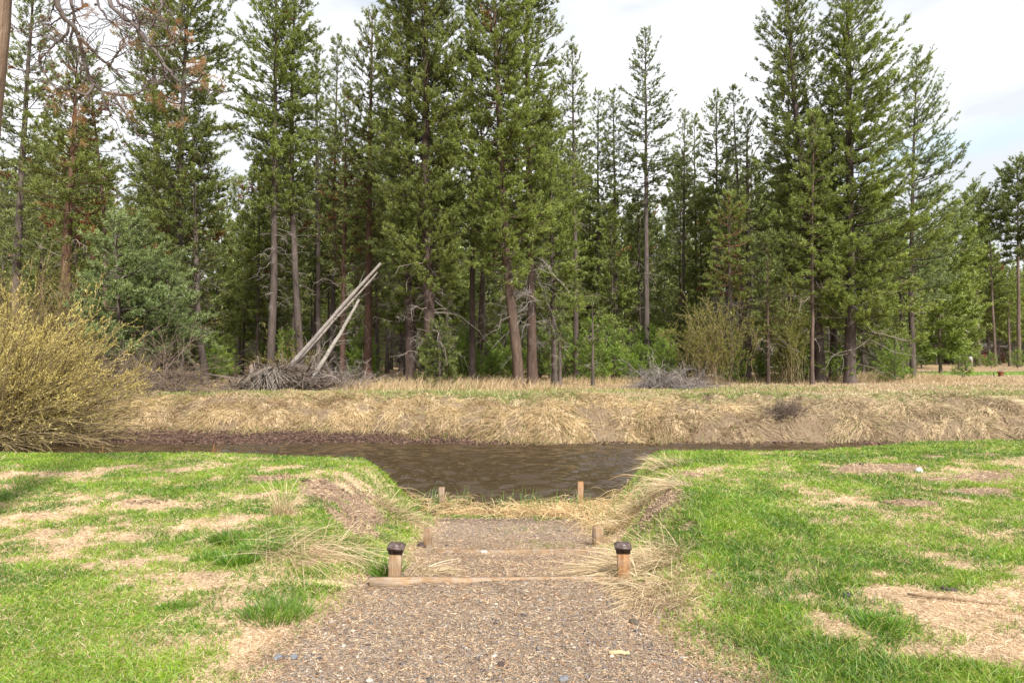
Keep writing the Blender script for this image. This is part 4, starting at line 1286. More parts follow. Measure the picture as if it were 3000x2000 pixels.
shrub_at(130, 1130, 26, "willow_bush", "tall olive-brown willow behind the yellow one on the left", "willow bush", n=150, h=5.6, spread=.95, col=(.22, .16, .09), leaf=([.15, .13, .03], [.30, .27, .06]),
         leaf_n=7, seed=311, r0=.022, sub=14, base_r=1.3, elev=(.7, 1.45), leaf_len=.10, leaf_w=.03)
shrub_at(405, 1135, 23.5, "bare_shrub", "dark brown leafless shrub arching beside the low bluish-green pine", "shrub", n=230, h=3.0, spread=1.1, col=(.20, .15, .12), leaf=([.20, .17, .03], [.34, .28, .05]),
         leaf_n=2, seed=312, r0=.012, sub=14, base_r=.7, elev=(.1, 1.3), droop=.45, wob=.06, sub_len=.4, leaf_len=.09, leaf_w=.025, bud_from=.8)
shrub_at(2085, 1118, 31, "willow_shrub", "yellow-green upright shrub left of the dark straight trunk", "shrub", n=60, h=3.9, spread=.75, col=(.20, .15, .09), leaf=([.15, .15, .03], [.34, .33, .06]),
         leaf_n=11, seed=313, r0=.012, sub=20, base_r=.55, elev=(1.05, 1.55), leaf_len=.085, leaf_w=.026, wob=.07, bud_from=.3, sub_len=.34)
shrub_at(2312, 1112, 32, "willow_shrub", "greener upright many-stemmed shrub left of the big right-hand pines", "shrub", n=55, h=4.5, spread=.6, col=(.21, .17, .09), leaf=([.14, .17, .03], [.28, .30, .06]),
         leaf_n=11, seed=314, r0=.014, sub=18, base_r=.3, elev=(1.1, 1.55), leaf_len=.11, leaf_w=.032, wob=.07, bud_from=.35, sub_len=.3)
shrub_at(1925, 1145, 28, "dead_bush", "grey tangled dead bush on the grass left of the yellow-green shrub", "dead bush", n=170, h=1.75, spread=1.4, col=(.22, .19, .175), seed=315, r0=.014, sub=9, base_r=.35, elev=(.1, 1.4),
         droop=.5, wob=.09, sub_len=.4)
shrub_at(2010, 1140, 28.5, "dead_bush", "grey curled dead twigs heaped right beside the tangled dead bush", "dead bush", n=150, h=1.6, spread=1.5, col=(.26, .22, .205), seed=316, r0=.013, sub=9, base_r=.5, elev=(.1, 1.3), droop=.8,
         wob=.1, sub_len=.4)
shrub_at(850, 1060, 33, "willow_shrub", "thin olive shrub behind the brush pile", "shrub", n=40, h=3.0, spread=.9, col=(.20, .15, .09), leaf=([.17, .16, .03], [.30, .27, .05]), leaf_n=6, seed=317, r0=.014, sub=10, leaf_len=.09,
         leaf_w=.026)
shrub_at(2300, 1262, 19.3, "dead_bush", "dark dead twiggy bush in the straw of the creek bank", "dead bush", n=90, h=.62, spread=1.1, col=(.15, .11, .09), seed=318, r0=.010, sub=9, base_r=.22, elev=(.2, 1.5), wob=.08, sub_len=.4)
shrub_at(2030, 1240, 20, "dead_bush", "low brown dead sprig above the creek bank straw left of the twiggy bush", "dead bush", n=60, h=.40, spread=1.3, col=(.19, .14, .11), seed=319, r0=.008, sub=9, base_r=.3, elev=(.1, 1.3), wob=.08, sub_len=.4)
shrub_at(300, 1300, 11.9, "dry_weed", "single rusty dry dock stalk by the water on the left", "weed stalk", n=5, h=.75, spread=.4, col=(.36, .17, .07), leaf=([.34, .15, .06], [.5, .3, .12]), leaf_n=10, seed=320, r0=.006, sub=5,
         base_r=.03, elev=(1.35, 1.55), leaf_len=.03, leaf_w=.012, sub_len=.12)
shrub_at(634, 1325, 11.6, "dry_weed", "pair of red-brown dry stalks by the water right of the dock stalk", "weed stalk", n=7, h=.42, spread=.5, col=(.30, .13, .07), leaf=([.3, .13, .06], [.4, .2, .1]), leaf_n=8, seed=321, r0=.005,
         sub=4, base_r=.05, elev=(1.2, 1.55), leaf_len=.03, leaf_w=.01, sub_len=.15)
shrub_at(2330, 1318, 12.7, "dead_bush", "pale bare twigs leaning at the water edge of the right lawn", "dead bush", n=60, h=.75, spread=1.6, col=(.42, .33, .23), seed=322, r0=.005, sub=7, base_r=.35, elev=(.1, .9), wob=.06, droop=.3)

# brush pile
def brush_pile():
    global rs
    rs = np.random.RandomState(401)
    c = px(812, 1135, 26.8); gz0 = on_ground(c[0], c[1])
    root = empty("brush_pile", (c[0], c[1], gz0))
    mb = MB()
    n = 1500
    u = rs.uniform(-1, 1, n); v = rs.normal(0, .5, n)
    hx = u * 1.95
    hh = np.interp(u, [-1, -.6, -.1, .3, .8, 1], [.05, .35, .9, .95, .5, .12])
    z0 = hh * rs.uniform(0, 1, n) ** .7
    a = rs.normal(2.6, .9, n); e = rs.normal(-.1, .35, n)
    d = np.stack([np.cos(a) * np.cos(e), np.sin(a) * np.cos(e) * .8, np.sin(e)], 1)
    L = rs.uniform(.4, 1.5, n)
    t = np.linspace(-.5, .5, 5)
    P = np.stack([hx, v, z0], 1)[:, None] + d[:, None] * (L[:, None] * t)[..., None] + rs.normal(0, .03, (n, 5, 3)).cumsum(1)
    P[..., 2] = np.maximum(P[..., 2], .02)
    cc = np.array([.15, .118, .095]) * rs.uniform(.35, 1.8, (n, 1, 1))
    tubes(mb, P, (rs.lognormal(math.log(.010), .5, n).clip(.004, .04))[:, None] * np.linspace(1, .4, 5)[None], 4, cc)
    # arching front sticks like a fan, with dark hollow between
    m = 110
    a = rs.uniform(-2.6, -.5, m)
    P0 = np.stack([rs.normal(-.1, .25, m), rs.normal(-.6, .1, m), rs.uniform(.55, .95, m)], 1)
    e = rs.uniform(-.9, -.2, m); L = rs.uniform(.7, 1.4, m)
    d = np.stack([np.cos(a) * np.cos(e), np.sin(a) * np.cos(e) * .5, np.sin(e)], 1)
    P = P0[:, None] + d[:, None] * (L[:, None] * (t + .5))[..., None] - np.array([0, 0, .25]) * ((t + .5) ** 2)[None, :, None]
    P[..., 2] = np.maximum(P[..., 2], .02)
    tubes(mb, P, np.full((m, 5), .013), 4, np.array([.26, .22, .19]) * rs.uniform(.4, 1.3, (m, 1, 1)))
    mb.build("twigs", M_twig, root)
    mb = MB()      # root stub core
    th = np.linspace(0, 6.283, 10)
    for q in range(14):
        b = np.array([rs.uniform(-1.6, 1.6), rs.uniform(-.2, .5), rs.uniform(.05, .5)])
        dd = np.array([rs.normal(.3, .6), rs.normal(0, .3), rs.uniform(.1, .6)])
        pp = b + np.outer(np.linspace(0, 1.6, 5), dd)
        tubes(mb, pp[None], np.linspace(.06, .025, 5)[None], 6, (.15, .115, .095), cap=True)
    mb.build("thick_limbs", M_log, root)
    return tag(root, "heap of grey brushwood at the foot of the leaning logs", "brush pile")
brush_pile()

def log(name, a, b, r0, r1, label, seed, col=(.24, .21, .19), stubs=14):
    global rs
    rs = np.random.RandomState(seed)
    a, b = np.array(a, float), np.array(b, float)
    root = empty(name, a)
    t = np.linspace(0, 1, 18)
    P = (b - a)[None] * t[:, None] + rs.normal(0, .012, (18, 3)).cumsum(0)
    mb = MB()
    tubes(mb, P[None], ((r0 + (r1 - r0) * t) * rs.uniform(.93, 1.07, 18))[None], 9, (np.array(col) * (.8 + .35 * rs.uniform(0, 1, (18, 1))))[None], cap=True)
    mb.build("log_stem", M_log, root, smooth=True)
    for q in range(stubs):
        mb = MB()
        k = rs.randint(2, 16)
        d = rdir(1)[0] * .7 + unit((b - a)[None])[0] * .5
        L = rs.uniform(.2, .9)
        pp = P[k] + np.outer(np.linspace(0, 1, 4) * L, d) + rs.normal(0, .02, (4, 3))
        tubes(mb, pp[None], np.linspace(.018, .006, 4)[None], 4, np.array(col) * .75)
        mb.build("branch_stub", M_twig, root)
    return tag(root, label, "log")
def gp(sx, sy, Y, dz=0):
    p = px(sx, sy, Y)
    return (p[0], p[1], p[2])
log("leaning_log", gp(838, 1085, 27.4), gp(1120, 772, 28.6), .10, .06, "long barkless grey log leaning up to the right over the brush pile", 411)
log("leaning_log", gp(862, 1075, 27.9), gp(1108, 795, 29.3), .07, .04, "thinner grey log leaning just under the long barkless one", 412, (.25, .215, .19))
log("leaning_log", gp(915, 1112, 26.6), gp(1050, 872, 28.2), .095, .055, "shorter pale log leaning right of the brush pile with its own branch stubs", 413, (.26, .23, .20), 14)
log("fallen_log", (px(1055, 1110, 29)[0], 29, on_ground(px(1055, 1110, 29)[0], 29) + .07), (px(1190, 1110, 29.6)[0], 29.6, on_ground(px(1190, 1110, 29.6)[0], 29.6) + .08), .09, .07,
    "pale log lying on the dry grass left of the biggest pine", 414, (.40, .33, .26), 4)
log("leaning_log", gp(610, 1120, 31), gp(545, 1040, 31.5), .09, .06, "short weathered pole leaning left behind the dark leaning trunk", 415, (.30, .25, .20), 3)
log("fallen_log", (px(2190, 1072, 48)[0], 48, on_ground(px(2190, 1072, 48)[0], 48) + .55), (px(2310, 1072, 48)[0], 48.3, on_ground(px(2310, 1072, 48)[0], 48.3) + .55), .07, .06,
    "pale rail-like log lying across behind the upright shrubs", 416, (.5, .42, .34), 3)

shrub_at(985, 1118, 27.6, "dead_bush", "grey tangle of dead branches under the leaning logs, right of the heap", "dead bush", n=120, h=1.9, spread=1.3, col=(.24, .20, .18), seed=323, r0=.016, sub=9, base_r=.7, elev=(.1, 1.4),
         droop=.3, wob=.09, sub_len=.4)
# broken stump beside brush pile
def stump(sx, sy, Y, h, r, label):
    p = px(sx, sy, Y); g0 = on_ground(p[0], Y)
    root = empty("tree_stump", (p[0], Y, g0))
    mb = MB()
    zs = np.array([-.1, .05, .3, .7, 1.0]) * h
    tubes(mb, np.stack([zs * .03, zs * 0, zs], 1)[None], (np.array([1.3, 1.1, 1.0, .95, .85]) * r)[None], 9, (.22, .17, .15), cap=True)
    mb.build("wood", M_log, root)
    mb = MB()
    for q in range(5):
        aa = q * 1.26
        b0 = np.array([math.cos(aa) * r * .5, math.sin(aa) * r * .5, h * .97])
        tubes(mb, np.stack([b0, b0 + [0, 0, h * .12], b0 + [.01, 0, h * .12 + .12 * rs.uniform(.3, 1.2)]])[None], np.array([[r * .35, r * .25, .004]]), 5, (.3, .22, .17))
    mb.build("splintered_top", M_log, root)
    tag(root, label, "stump")
stump(736, 1110, 29, .85, .09, "short broken grey stump behind the left end of the brush pile")

# ------------------------------------------------------------------ posts, caps, timbers
def box_post(w, h, lean=(0, 0), bev=.004, depth=.25):
    """square post with chamfered edges, slightly worn top"""
    mb = MB()
    hw = w / 2
    def ring(z, s, dx=0):
        b = bev
        pts = [(-s, -s + b), (-s, s - b), (-s + b, s), (s - b, s), (s, s - b), (s, -s + b), (s - b, -s), (-s + b, -s)]
        return [(p[0] + lean[0] * z, p[1] + lean[1] * z, z) for p in pts]
    V = ring(-depth, hw) + ring(h * .5, hw) + ring(h - .004, hw) + ring(h, hw - .004)
    Fq = []
    for k in range(3):
        for i in range(8):
            Fq.append((k * 8 + (i + 1) % 8, k * 8 + i, (k + 1) * 8 + i, (k + 1) * 8 + (i + 1) % 8))
    mb.add(V, [np.array(Fq), np.array([[24 + i for i in range(7, -1, -1)]])], (.4, .28, .16))
    return mb

def cap_mb(w):
    mb = MB()
    prof = [(.585, -.026), (.585, -.008), (.62, -.006), (.63, .002), (.70, .006), (.715, .010), (.715, .020), (.69, .022), (.56, .028), (.545, .030), (.545, .036), (.52, .038), (.30, .043), (.0, .045)]
    V, Fq = [], []
    for s, z in prof[:-1]:
        h = s * w
        V += [(-h, -h, z), (h, -h, z), (h, h, z), (-h, h, z)]
    for k in range(len(prof) - 2):
        for i in range(4):
            Fq.append((k * 4 + i, k * 4 + (i + 1) % 4, k * 4 + 4 + (i + 1) % 4, k * 4 + 4 + i))
    V.append((0, 0, prof[-1][1]))
    T = [((len(prof) - 2) * 4 + i, (len(prof) - 2) * 4 + (i + 1) % 4, len(V) - 1) for i in range(4)]
    mb.add(V, [np.array(Fq), np.array(T), np.array([[3, 2, 1, 0]])], (.06, .04, .03))
    return mb

def post(sx, Y, w, ztop, mat, label, name="wooden_post", cap=False, lean=(0, 0), rz=0, group="wooden posts along the ramp"):
    x = (sx - 1500) * Y / F
    g0 = on_ground(x, Y)
    root = empty(name, (x, Y, g0), rz)
    h = ztop - g0
    box_post(w, h, lean).build("post_shaft", mat, root)
    if cap:
        c = cap_mb(w).build("post_cap", M_cap, root)
        c.location = (lean[0] * h, lean[1] * h, h)
        c.rotation_euler = (0, lean[0], 0)
    return tag(root, label, "post", group)
zt = lambda sy, Y: 1.6 + (CY - sy) * Y / F
post(1158, 5.06, .088, zt(1603, 5.06), M_post, "front left post with dark moulded cap, standing at the end of the front timber", cap=True, lean=(.05, 0), rz=.04)
post(1825, 5.08, .088, zt(1602, 5.08), M_post_orange, "capped post half buried in dry grass at the right end of the front timber", cap=True, lean=(-.02, .03), rz=-.10)
post(1255, 7.5, .09, zt(1543, 7.5), M_post_grey, "low flat-topped post on the left side, halfway down the ramp", lean=(0, 0), rz=.05)
post(1748, 7.5, .09, zt(1541, 7.5), M_post, "low slanting post on the right side, halfway down the ramp", lean=(.04, 0), rz=.5)
post(1295, 10.75, .088, zt(1425, 10.75), M_post_grey, "tan post standing against the water at the left bottom of the ramp", rz=.03)
post(1697, 10.8, .088, zt(1409, 10.8), M_post_orange, "orange post in the reeds at the right bottom of the ramp", lean=(.03, 0), rz=.05)

def timber(a, b, w, h, mat, label, group="timbers set across the ramp"):
    a, b = np.array(a, float), np.array(b, float)
    mb = MB()
    L = np.linalg.norm(b - a)
    n = 9
    V, Fq = [], []
    for i in range(n):
        z = (i / (n - 1) - .5) * L
        wb = math.sin(i * 1.3) * .002
        for sx, sy in ((-1, -1), (1, -1), (1, 1), (-1, 1)):
            V.append((sx * w / 2, sy * h / 2 + wb, z))
    for i in range(n - 1):
        for k in range(4):
            Fq.append((i * 4 + k, i * 4 + (k + 1) % 4, i * 4 + 4 + (k + 1) % 4, i * 4 + 4 + k))
    Fq += [(3, 2, 1, 0), ((n - 1) * 4, (n - 1) * 4 + 1, (n - 1) * 4 + 2, (n - 1) * 4 + 3)]
    mb.add(V, np.array(Fq), (.4, .3, .2))
    o = mb.build("timber_edging", mat)
    from mathutils import Vector
    dv = Vector(tuple(b - a))
    o.rotation_euler = dv.to_track_quat('Z', 'Y').to_euler()
    o.location = tuple((a + b) / 2)
    return tag(o, label, "timber", group)
timber((-1.02, 4.93, -.043), (.80, 4.97, -.052), .038, .10, M_post, "long wooden edging board crossing the path at the two capped posts")
timber((-.78, 6.60, -.318), (.72, 6.62, -.315), .035, .10, M_post_grey, "mostly buried edging board crossing the ramp behind the first one")

# ------------------------------------------------------------------ grass tufts, dry clumps, reeds
def tuft(name, x, y, n, h, r, c0, c1, label, cat, group=None, spread=.45, flow=(0, 0), droop=.3, w=.004, seed=1, seg=3, mat=None, hmin=.4):
    global rs
    rs = np.random.RandomState(seed)
    z = on_ground(x, y)
    a = rs.uniform(0, 6.283, n); q = r * np.sqrt(rs.uniform(0, 1, n))
    bx, by = q * np.cos(a), q * np.sin(a)
    bz = H(x + bx, y + by) - z - .01
    fj = rs.uniform(.25, 1.25, n)
    jt = .15 + .22 * (abs(flow[0]) + abs(flow[1]))
    d = np.stack([bx / r * spread + rs.normal(0, jt, n) + flow[0] * fj, by / r * spread + rs.normal(0, jt, n) + flow[1] * fj, np.ones(n)], 1)
    ln = h * rs.uniform(hmin, 1.1, n)
    dn = unit(d)
    bend = np.stack([dn[:, 0] * .5, dn[:, 1] * .5, -rs.uniform(.3, 1.6, n) * droop], 1) * ln[:, None]
    k = rs.uniform(0, 1, (n, 1))
    c = np.array(c0) * (1 - k) + np.array(c1) * k
    # keep blade tips from sinking under the ground
    tip = np.stack([bx, by, bz], 1) + dn * ln[:, None] + bend
    gt = H(x + tip[:, 0], y + tip[:, 1]) - z + .01
    bend[:, 2] += np.maximum(gt - tip[:, 2], 0)
    mb = MB()
    blades(mb, np.stack([bx, by, bz], 1), d, ln, w, c * .85, c * 1.1, bend, seg=seg)
    o = mb.build(name, mat or M_grass)
    o.location = (x, y, z)
    return tag(o, label, cat, group)

def gxy(sx, sy, z=0.0):
    Y = (1.6 - z) * F / (sy - CY)
    return (sx - 1500) * Y / F, Y

GT = ("grass tufts on the lawn")
for i, (sx, sy, hh, rr, nn, lab) in enumerate([
    (675, 1560, .13, .13, 500, "dark green grass tuft highest on the left lawn, near the dug bank"),
    (700, 1625, .12, .14, 500, "dark green tuft leaning right, below the highest one on the left lawn"),
    (610, 1612, .09, .10, 300, "lighter tuft left of the leaning dark green one"),
    (815, 1775, .12, .20, 520, "large rich green tuft at the path's left edge below the long dry stalks"),
    (760, 1590, .13, .16, 500, "long-bladed dark tuft where the long dry stalks begin"),
    (2560, 1800, .08, .12, 400, "round grass tuft on the bare patch of the right lawn"),
    (510, 1755, .07, .07, 220, "small isolated tuft in the straw of the left lawn"),
    (370, 1700, .06, .05, 120, "tiny tuft left of the small isolated one"),
    (1135, 1660, .20, .09, 260, "upright green blades touching the front left capped post"),
    (1980, 1340, .10, .20, 400, "fresh green tuft on the bank corner by the creek on the right")]):
    x, y = gxy(sx, sy + 22, on_ground(*gxy(sx, sy)))
    tuft("grass_tuft", x, y, nn, hh * 1.2, rr, [.055, .145, .010], [.20, .34, .03], lab, "grass tuft", GT, seed=500 + i, w=.0045 + .0003 * y)

DR0, DR1 = [.42, .30, .16], [.68, .56, .36]
for i, (sx, sy, zz, nn, hh, rr, fl, lab) in enumerate([
    (830, 1510, 0, 130, .55, .08, (.1, -.1), "spray of long thin dry stalks on the left bank by the bare soil"),
    (900, 1630, -.05, 230, .62, .34, (1.5, -1.2), "long pale flattened stalks sweeping down to the front left post"),
    (780, 1600, 0, 90, .6, .3, (1.6, -.9), "pale bent stalks left of the flattened sweep on the left bank"),
    (1240, 1665, -.08, 130, .26, .14, (1.9, .1), "low combed straw clump just right of the front left post"),
    (1915, 1610, 0, 480, .45, .26, (-1.3, -.6), "big straw clump spilling onto the capped right post"),
    (1880, 1690, 0, 420, .26, .26, (-.8, -1.0), "straw clump in front of the capped right post"),
    (1915, 1745, 0, 420, .22, .22, (-.7, -1.1), "straw clump sliding to the path below the capped right post"),
    (1860, 1655, -.05, 260, .5, .15, (-2.2, .1), "flattened straw reaching left from the right bank between the posts"),
    (2010, 1470, -.1, 110, .6, .1, (-1.8, .1), "fan of long stiff dry stalks pointing left from the right bank"),
    (1860, 1500, -.3, 300, .4, .3, (-.8, -.7), "greyish hanging straw mat halfway up the right bank"),
    (1160, 1500, -.4, 260, .35, .25, (.9, -.4), "orange-tinted straw fringe on the left bank by the water post"),
    (1960, 1380, -.1, 200, .4, .25, (-.8, -.2), "pale dry clump on the right bank corner over the creek")]):
    x, y = gxy(sx, sy, zz)
    tuft("dry_grass_clump", x, y, nn, hh, rr, DR0, DR1, lab, "dry grass clump", "dry grass clumps on the cutting banks", spread=.35, flow=fl, droop=.5, w=.003 + .0004 * y, seed=520 + i, seg=4, mat=M_straw)

# reeds at the foot of the ramp: bent dry mats with fresh green blades
def reeds(x0, y0, sx_, sy_, nd, ng, label, seed):
    global rs
    rs = np.random.RandomState(seed)
    z0 = on_ground(x0, y0)
    root = empty("reed_bed", (x0, y0, z0))
    bx, by = rs.normal(0, sx_, nd), rs.normal(0, sy_, nd)
    bz = np.maximum(H(x0 + bx, y0 + by), WATER_Z - .05) - z0
    a = rs.uniform(0, 6.283, nd)
    d = np.stack([np.cos(a) * .9, np.sin(a) * .6 - .2, rs.uniform(.2, 1.1, nd)], 1)
    ln = rs.uniform(.12, .42, nd)
    k = rs.uniform(0, 1, (nd, 1))
    c = np.array([.46, .29, .12]) * (1 - k) + np.array([.82, .63, .36]) * k
    bend = np.stack([np.cos(a) * .4, np.sin(a) * .3 - .2, -rs.uniform(.5, 1.2, nd)], 1) * ln[:, None]
    mb = MB(); blades(mb, np.stack([bx, by, bz + .12 * rs.uniform(0, 1, nd) ** 2], 1), d, ln, rs.uniform(.005, .010, nd), c * .85, c * 1.1, bend, seg=4)
    mb.build("dry_blades", M_straw, root)
    bx, by = rs.normal(0, sx_, ng), rs.normal(.1, sy_, ng)
    bz = np.maximum(H(x0 + bx, y0 + by), WATER_Z - .05) - z0
    d = np.stack([rs.normal(0, .22, ng), rs.normal(0, .2, ng), np.ones(ng)], 1)
    ln = rs.uniform(.15, .42, ng)
    c = np.array([.06, .15, .03]) + rs.uniform(0, 1, (ng, 1)) * np.array([.13, .17, .03])
    bend = np.stack([rs.normal(0, .25, ng), rs.normal(0, .2, ng), -rs.uniform(0, .25, ng)], 1) * ln[:, None]
    mb = MB(); blades(mb, np.stack([bx, by, bz], 1), d, ln, .009, c, c * 1.2, bend, seg=3)
    mb.build("green_blades", M_grass, root)
    return tag(root, label, "reeds", "reeds at the water's edge")
reeds(.55, 10.2, .36, .24, 3000, 110, "widest bent straw reed bed across the bottom of the ramp", 541)
reeds(1.12, 10.25, .24, .4, 2600, 70, "reed bed heaped round the orange post", 542)
reeds(.2, 10.6, .35, .18, 250, 70, "green reed blades standing in the shallow water beyond the ramp", 543)
reeds(-.62, 10.2, .28, .15, 500, 25, "thin straw edge at the left bottom of the ramp", 544)
reeds(-1.05, 10.6, .28, .35, 700, 120, "green and straw reeds round the tan water post", 545)
reeds(1.25, 8.9, .20, .5, 700, 40, "straw reeds hanging down the right bank above the slanting post", 546)

# green ground moss on the ramp
def moss(x, y, r, n, label, seed):
    global rs
    rs = np.random.RandomState(seed)
    a = rs.uniform(0, 6.283, n); q = r * rs.uniform(0, 1, n) ** .7
    bx, by = q * np.cos(a) * 1.6, q * np.sin(a)
    z = on_ground(x, y)
    c = np.array([.20, .30, .03]) * rs.uniform(.6, 1.3, (n, 1))
    mb = MB(); blades(mb, np.stack([bx, by, H(x + bx, y + by) - z + .002], 1), np.stack([rs.normal(0, .6, n), rs.normal(0, .6, n), np.ones(n)], 1), rs.uniform(.01, .035, n), .007, c, c, seg=1)
    o = mb.build("moss_patch", M_grass); o.location = (x, y, z)
    tag(o, label, "moss", "yellow-green moss patches on the ramp")
moss(-.28, 6.78, .09, 450, "brightest yellow-green moss mound beside the pale stone", 551)
moss(-.42, 6.95, .12, 250, "thin moss patch left of the brightest mound", 552)
moss(.35, 7.6, .25, 220, "faint green moss film on the right of the ramp", 553)
moss(.2, 8.6, .3, 160, "faint moss film on the far gravel", 554)

def stone(x, y, r, col, label, seed, name="stone", flat=.6, group=None):
    global rs
    rs = np.random.RandomState(seed)
    import bmesh
    bm = bmesh.new(); bmesh.ops.create_icosphere(bm, subdivisions=3, radius=1)
    V = np.array([v.co[:] for v in bm.verts]); Fa = np.array([[v.index for v in f.verts] for f in bm.faces]); bm.free()
    nn = fbm(V[:, 0] * 2 + seed, V[:, 1] * 2 + V[:, 2], 1.1, seed, 3)[:, None]
    V = V * (.75 + .5 * nn) * r * np.array([1.2, .9, flat])
    mb = MB(); mb.add(V, Fa, col)
    o = mb.build(name, M_stone, smooth=True); o.location = (x, y, on_ground(x, y) + r * flat * .45); o.rotation_euler = (0, 0, rs.uniform(0, 6))
    return tag(o, label, name.replace('_', ' '), group)
stone(*gxy(2688, 1387), .055, (.5, .49, .47), "white rock lying on the bare soil of the right lawn", 601, flat=.8)
stone(-.27, 6.56, .035, (.38, .36, .33), "small pale stone on the second timber beside the moss", 602)
stone(*gxy(2475, 1745), .035, (.06, .05, .05), "dark clod in the grass left of the round tuft", 603, "clod")
stone(*gxy(1468, 1935), .022, (.07, .05, .045), "dark cone-like clod low in the middle of the gravel", 604, "clod")
stone(*gxy(1855, 1817), .028, (.10, .08, .06), "brown bark lump on the path's right side", 605, "bark_lump", .7)
stone(*gxy(2520, 1363), .03, (.06, .045, .04), "dark lump in the bare soil far up the right lawn", 606, "clod")
stone(*gxy(1235, 1596, -.47), .05, (.07, .05, .045), "dark clod at the foot of the left halfway post", 607, "clod")
stone(*gxy(1650, 1975), .025, (.16, .16, .17), "blue-grey pebble near the bottom of the picture", 608, "pebble")
stone(*gxy(820, 1912), .022, (.15, .16, .18), "blue-grey pebble at the left margin of the gravel", 609, "pebble")
stone(*gxy(868, 1912), .022, (.17, .18, .20), "second blue-grey pebble right of the one at the left gravel margin", 610, "pebble")
def stick(sx, sy, L, r, ang, col, label, seed):
    global rs
    rs = np.random.RandomState(seed)
    x, y = gxy(sx, sy)
    t = np.linspace(-.5, .5, 6)
    P = np.stack([np.cos(ang) * L * t, np.sin(ang) * L * t, np.full(6, r)], 1) + rs.normal(0, .003, (6, 3))
    mb = MB(); tubes(mb, P[None], (r * rs.uniform(.8, 1.2, 6))[None], 7, col, cap=True)
    o = mb.build("broken_stick", M_log); o.location = (x, y, on_ground(x, y))
    tag(o, label, "stick", "broken sticks on the ground")
stick(1812, 1907, .11, .011, .05, (.50, .38, .22), "light broken stick on the lower right of the gravel", 621)
stick(2768, 1733, .10, .012, -.45, (.08, .065, .06), "dark curved stick on the bare patch of the right lawn", 622)
stick(2790, 1762, .55, .008, -.35, (.22, .15, .09), "long thin root edge running across the bare patch at the right", 623)

# flower pot and stake far right
def pot():
    x, Y = px(2931, 1103, 44)[0], 44.0
    g0 = on_ground(x, Y)
    root = empty("flower_pot", (x, Y, g0))
    mb = MB()
    pr = [(.0, .0), (.13, .0), (.145, .10), (.17, .24), (.175, .27), (.20, .27), (.20, .33), (.17, .33), (.165, .28), (.0, .28)]
    n = 20
    a = np.arange(n) * 2 * np.pi / n
    V = np.array([(r * math.cos(q), r * math.sin(q), z) for r, z in pr for q in a])
    idx = np.arange(len(pr) * n).reshape(len(pr), n)
    Q = np.stack([idx[:-1], np.roll(idx[:-1], -1, 1), np.roll(idx[1:], -1, 1), idx[1:]], -1).reshape(-1, 4)
    mb.add(V, Q, (.24, .10, .05)); mb.build("clay_pot", M_log, root)
    mb = MB(); P = []
    for q in range(12):
        d = rdir(1, .6, 1)[0]
        P.append(np.array([0, 0, .28]) + np.outer(np.linspace(0, 1, 5) * rs.uniform(.2, .55), d) + rs.normal(0, .01, (5, 3)))
    tubes(mb, np.array(P), np.full((12, 5), .012), 4, (.45, .38, .30)); mb.build("dry_plant", M_twig, root)
    tag(root, "brown clay pot with a dry plant on the meadow at the right", "flower pot")
    mb = MB(); tubes(mb, np.array([[[0, 0, -.1], [-.03, 0, .12], [-.07, 0, .25]]]), np.array([[.045, .045, .04]]), 6, (.10, .09, .08), cap=True)
    o = mb.build("short_stake", M_log); xx = px(2913, 1100, 44)[0]; o.location = (xx, 44, on_ground(xx, 44))
    tag(o, "short dark stake leaning left beside the clay pot", "stake")
pot()

# far red-brown cabin seen between the trunks on the right, and a small white post
def cabin():
    Y = 108.0
    x = px(2890, 1040, Y)[0]; g0 = on_ground(x, Y)
    root = empty("cabin", (x, Y, g0))
    def box(x0, x1, y0, y1, z0, z1):
        V = [(x0, y0, z0), (x1, y0, z0), (x1, y1, z0), (x0, y1, z0), (x0, y0, z1), (x1, y0, z1), (x1, y1, z1), (x0, y1, z1)]
        return V, np.array([[0, 1, 5, 4], [1, 2, 6, 5], [2, 3, 7, 6], [3, 0, 4, 7], [4, 5, 6, 7], [3, 2, 1, 0]])
    mb = MB()
    for i in range(12):
        v, f = box(-4 + .0, 3, 0, 5, .25 * i, .25 * i + .22); mb.add(v, f, (.14, .05, .035))
    v, f = box(-3.95, 2.95, .05, 4.95, 0, 3.0); mb.add(v, f, (.14, .05, .03)); mb.build("log_wall", M_log, root)
    mb = MB()
    mb.add([(-4.6, -1, 2.6), (3.6, -1, 2.6), (3.6, 2.5, 3.6), (-4.6, 2.5, 3.6), (3.6, 6, 2.6), (-4.6, 6, 2.6), (-4.6, -1, 2.72), (3.6, -1, 2.72), (3.6, 2.5, 3.75), (-4.6, 2.5, 3.75), (3.6, 6, 2.72), (-4.6, 6, 2.72)],
           np.array([[3, 2, 1, 0], [5, 4, 2, 3], [6, 7, 8, 9], [9, 8, 10, 11], [0, 1, 7, 6], [4, 5, 11, 10], [1, 2, 8, 7], [2, 4, 10, 8], [3, 0, 6, 9], [5, 3, 9, 11]]), (.10, .09, .085)); mb.build("roof", M_log, root)
    for wx in (-2.4, 1.0):
        mb = MB(); v, f = box(wx, wx + 1.2, -.06, .02, 1.1, 2.1); mb.add(v, f, (.04, .045, .05)); mb.build("window", M_cap, root)
    tag(root, "red-brown log cabin half hidden behind the far right trunks", "cabin")
    mb = MB(); v, f = box(-.14, .14, -.04, .04, .9, 1.4); mb.add(v, f, (.5, .5, .48)); v, f = box(.15, .21, -.04, .04, 0, 1.6); mb.add(v, f, (.55, .54, .52))
    o = mb.build("sign_post", M_stone); xx = px(2842, 1050, 75)[0]; o.location = (xx, 75, on_ground(xx, 75))
    tag(o, "small white board on a white post far off at the meadow's edge", "sign post")
cabin()

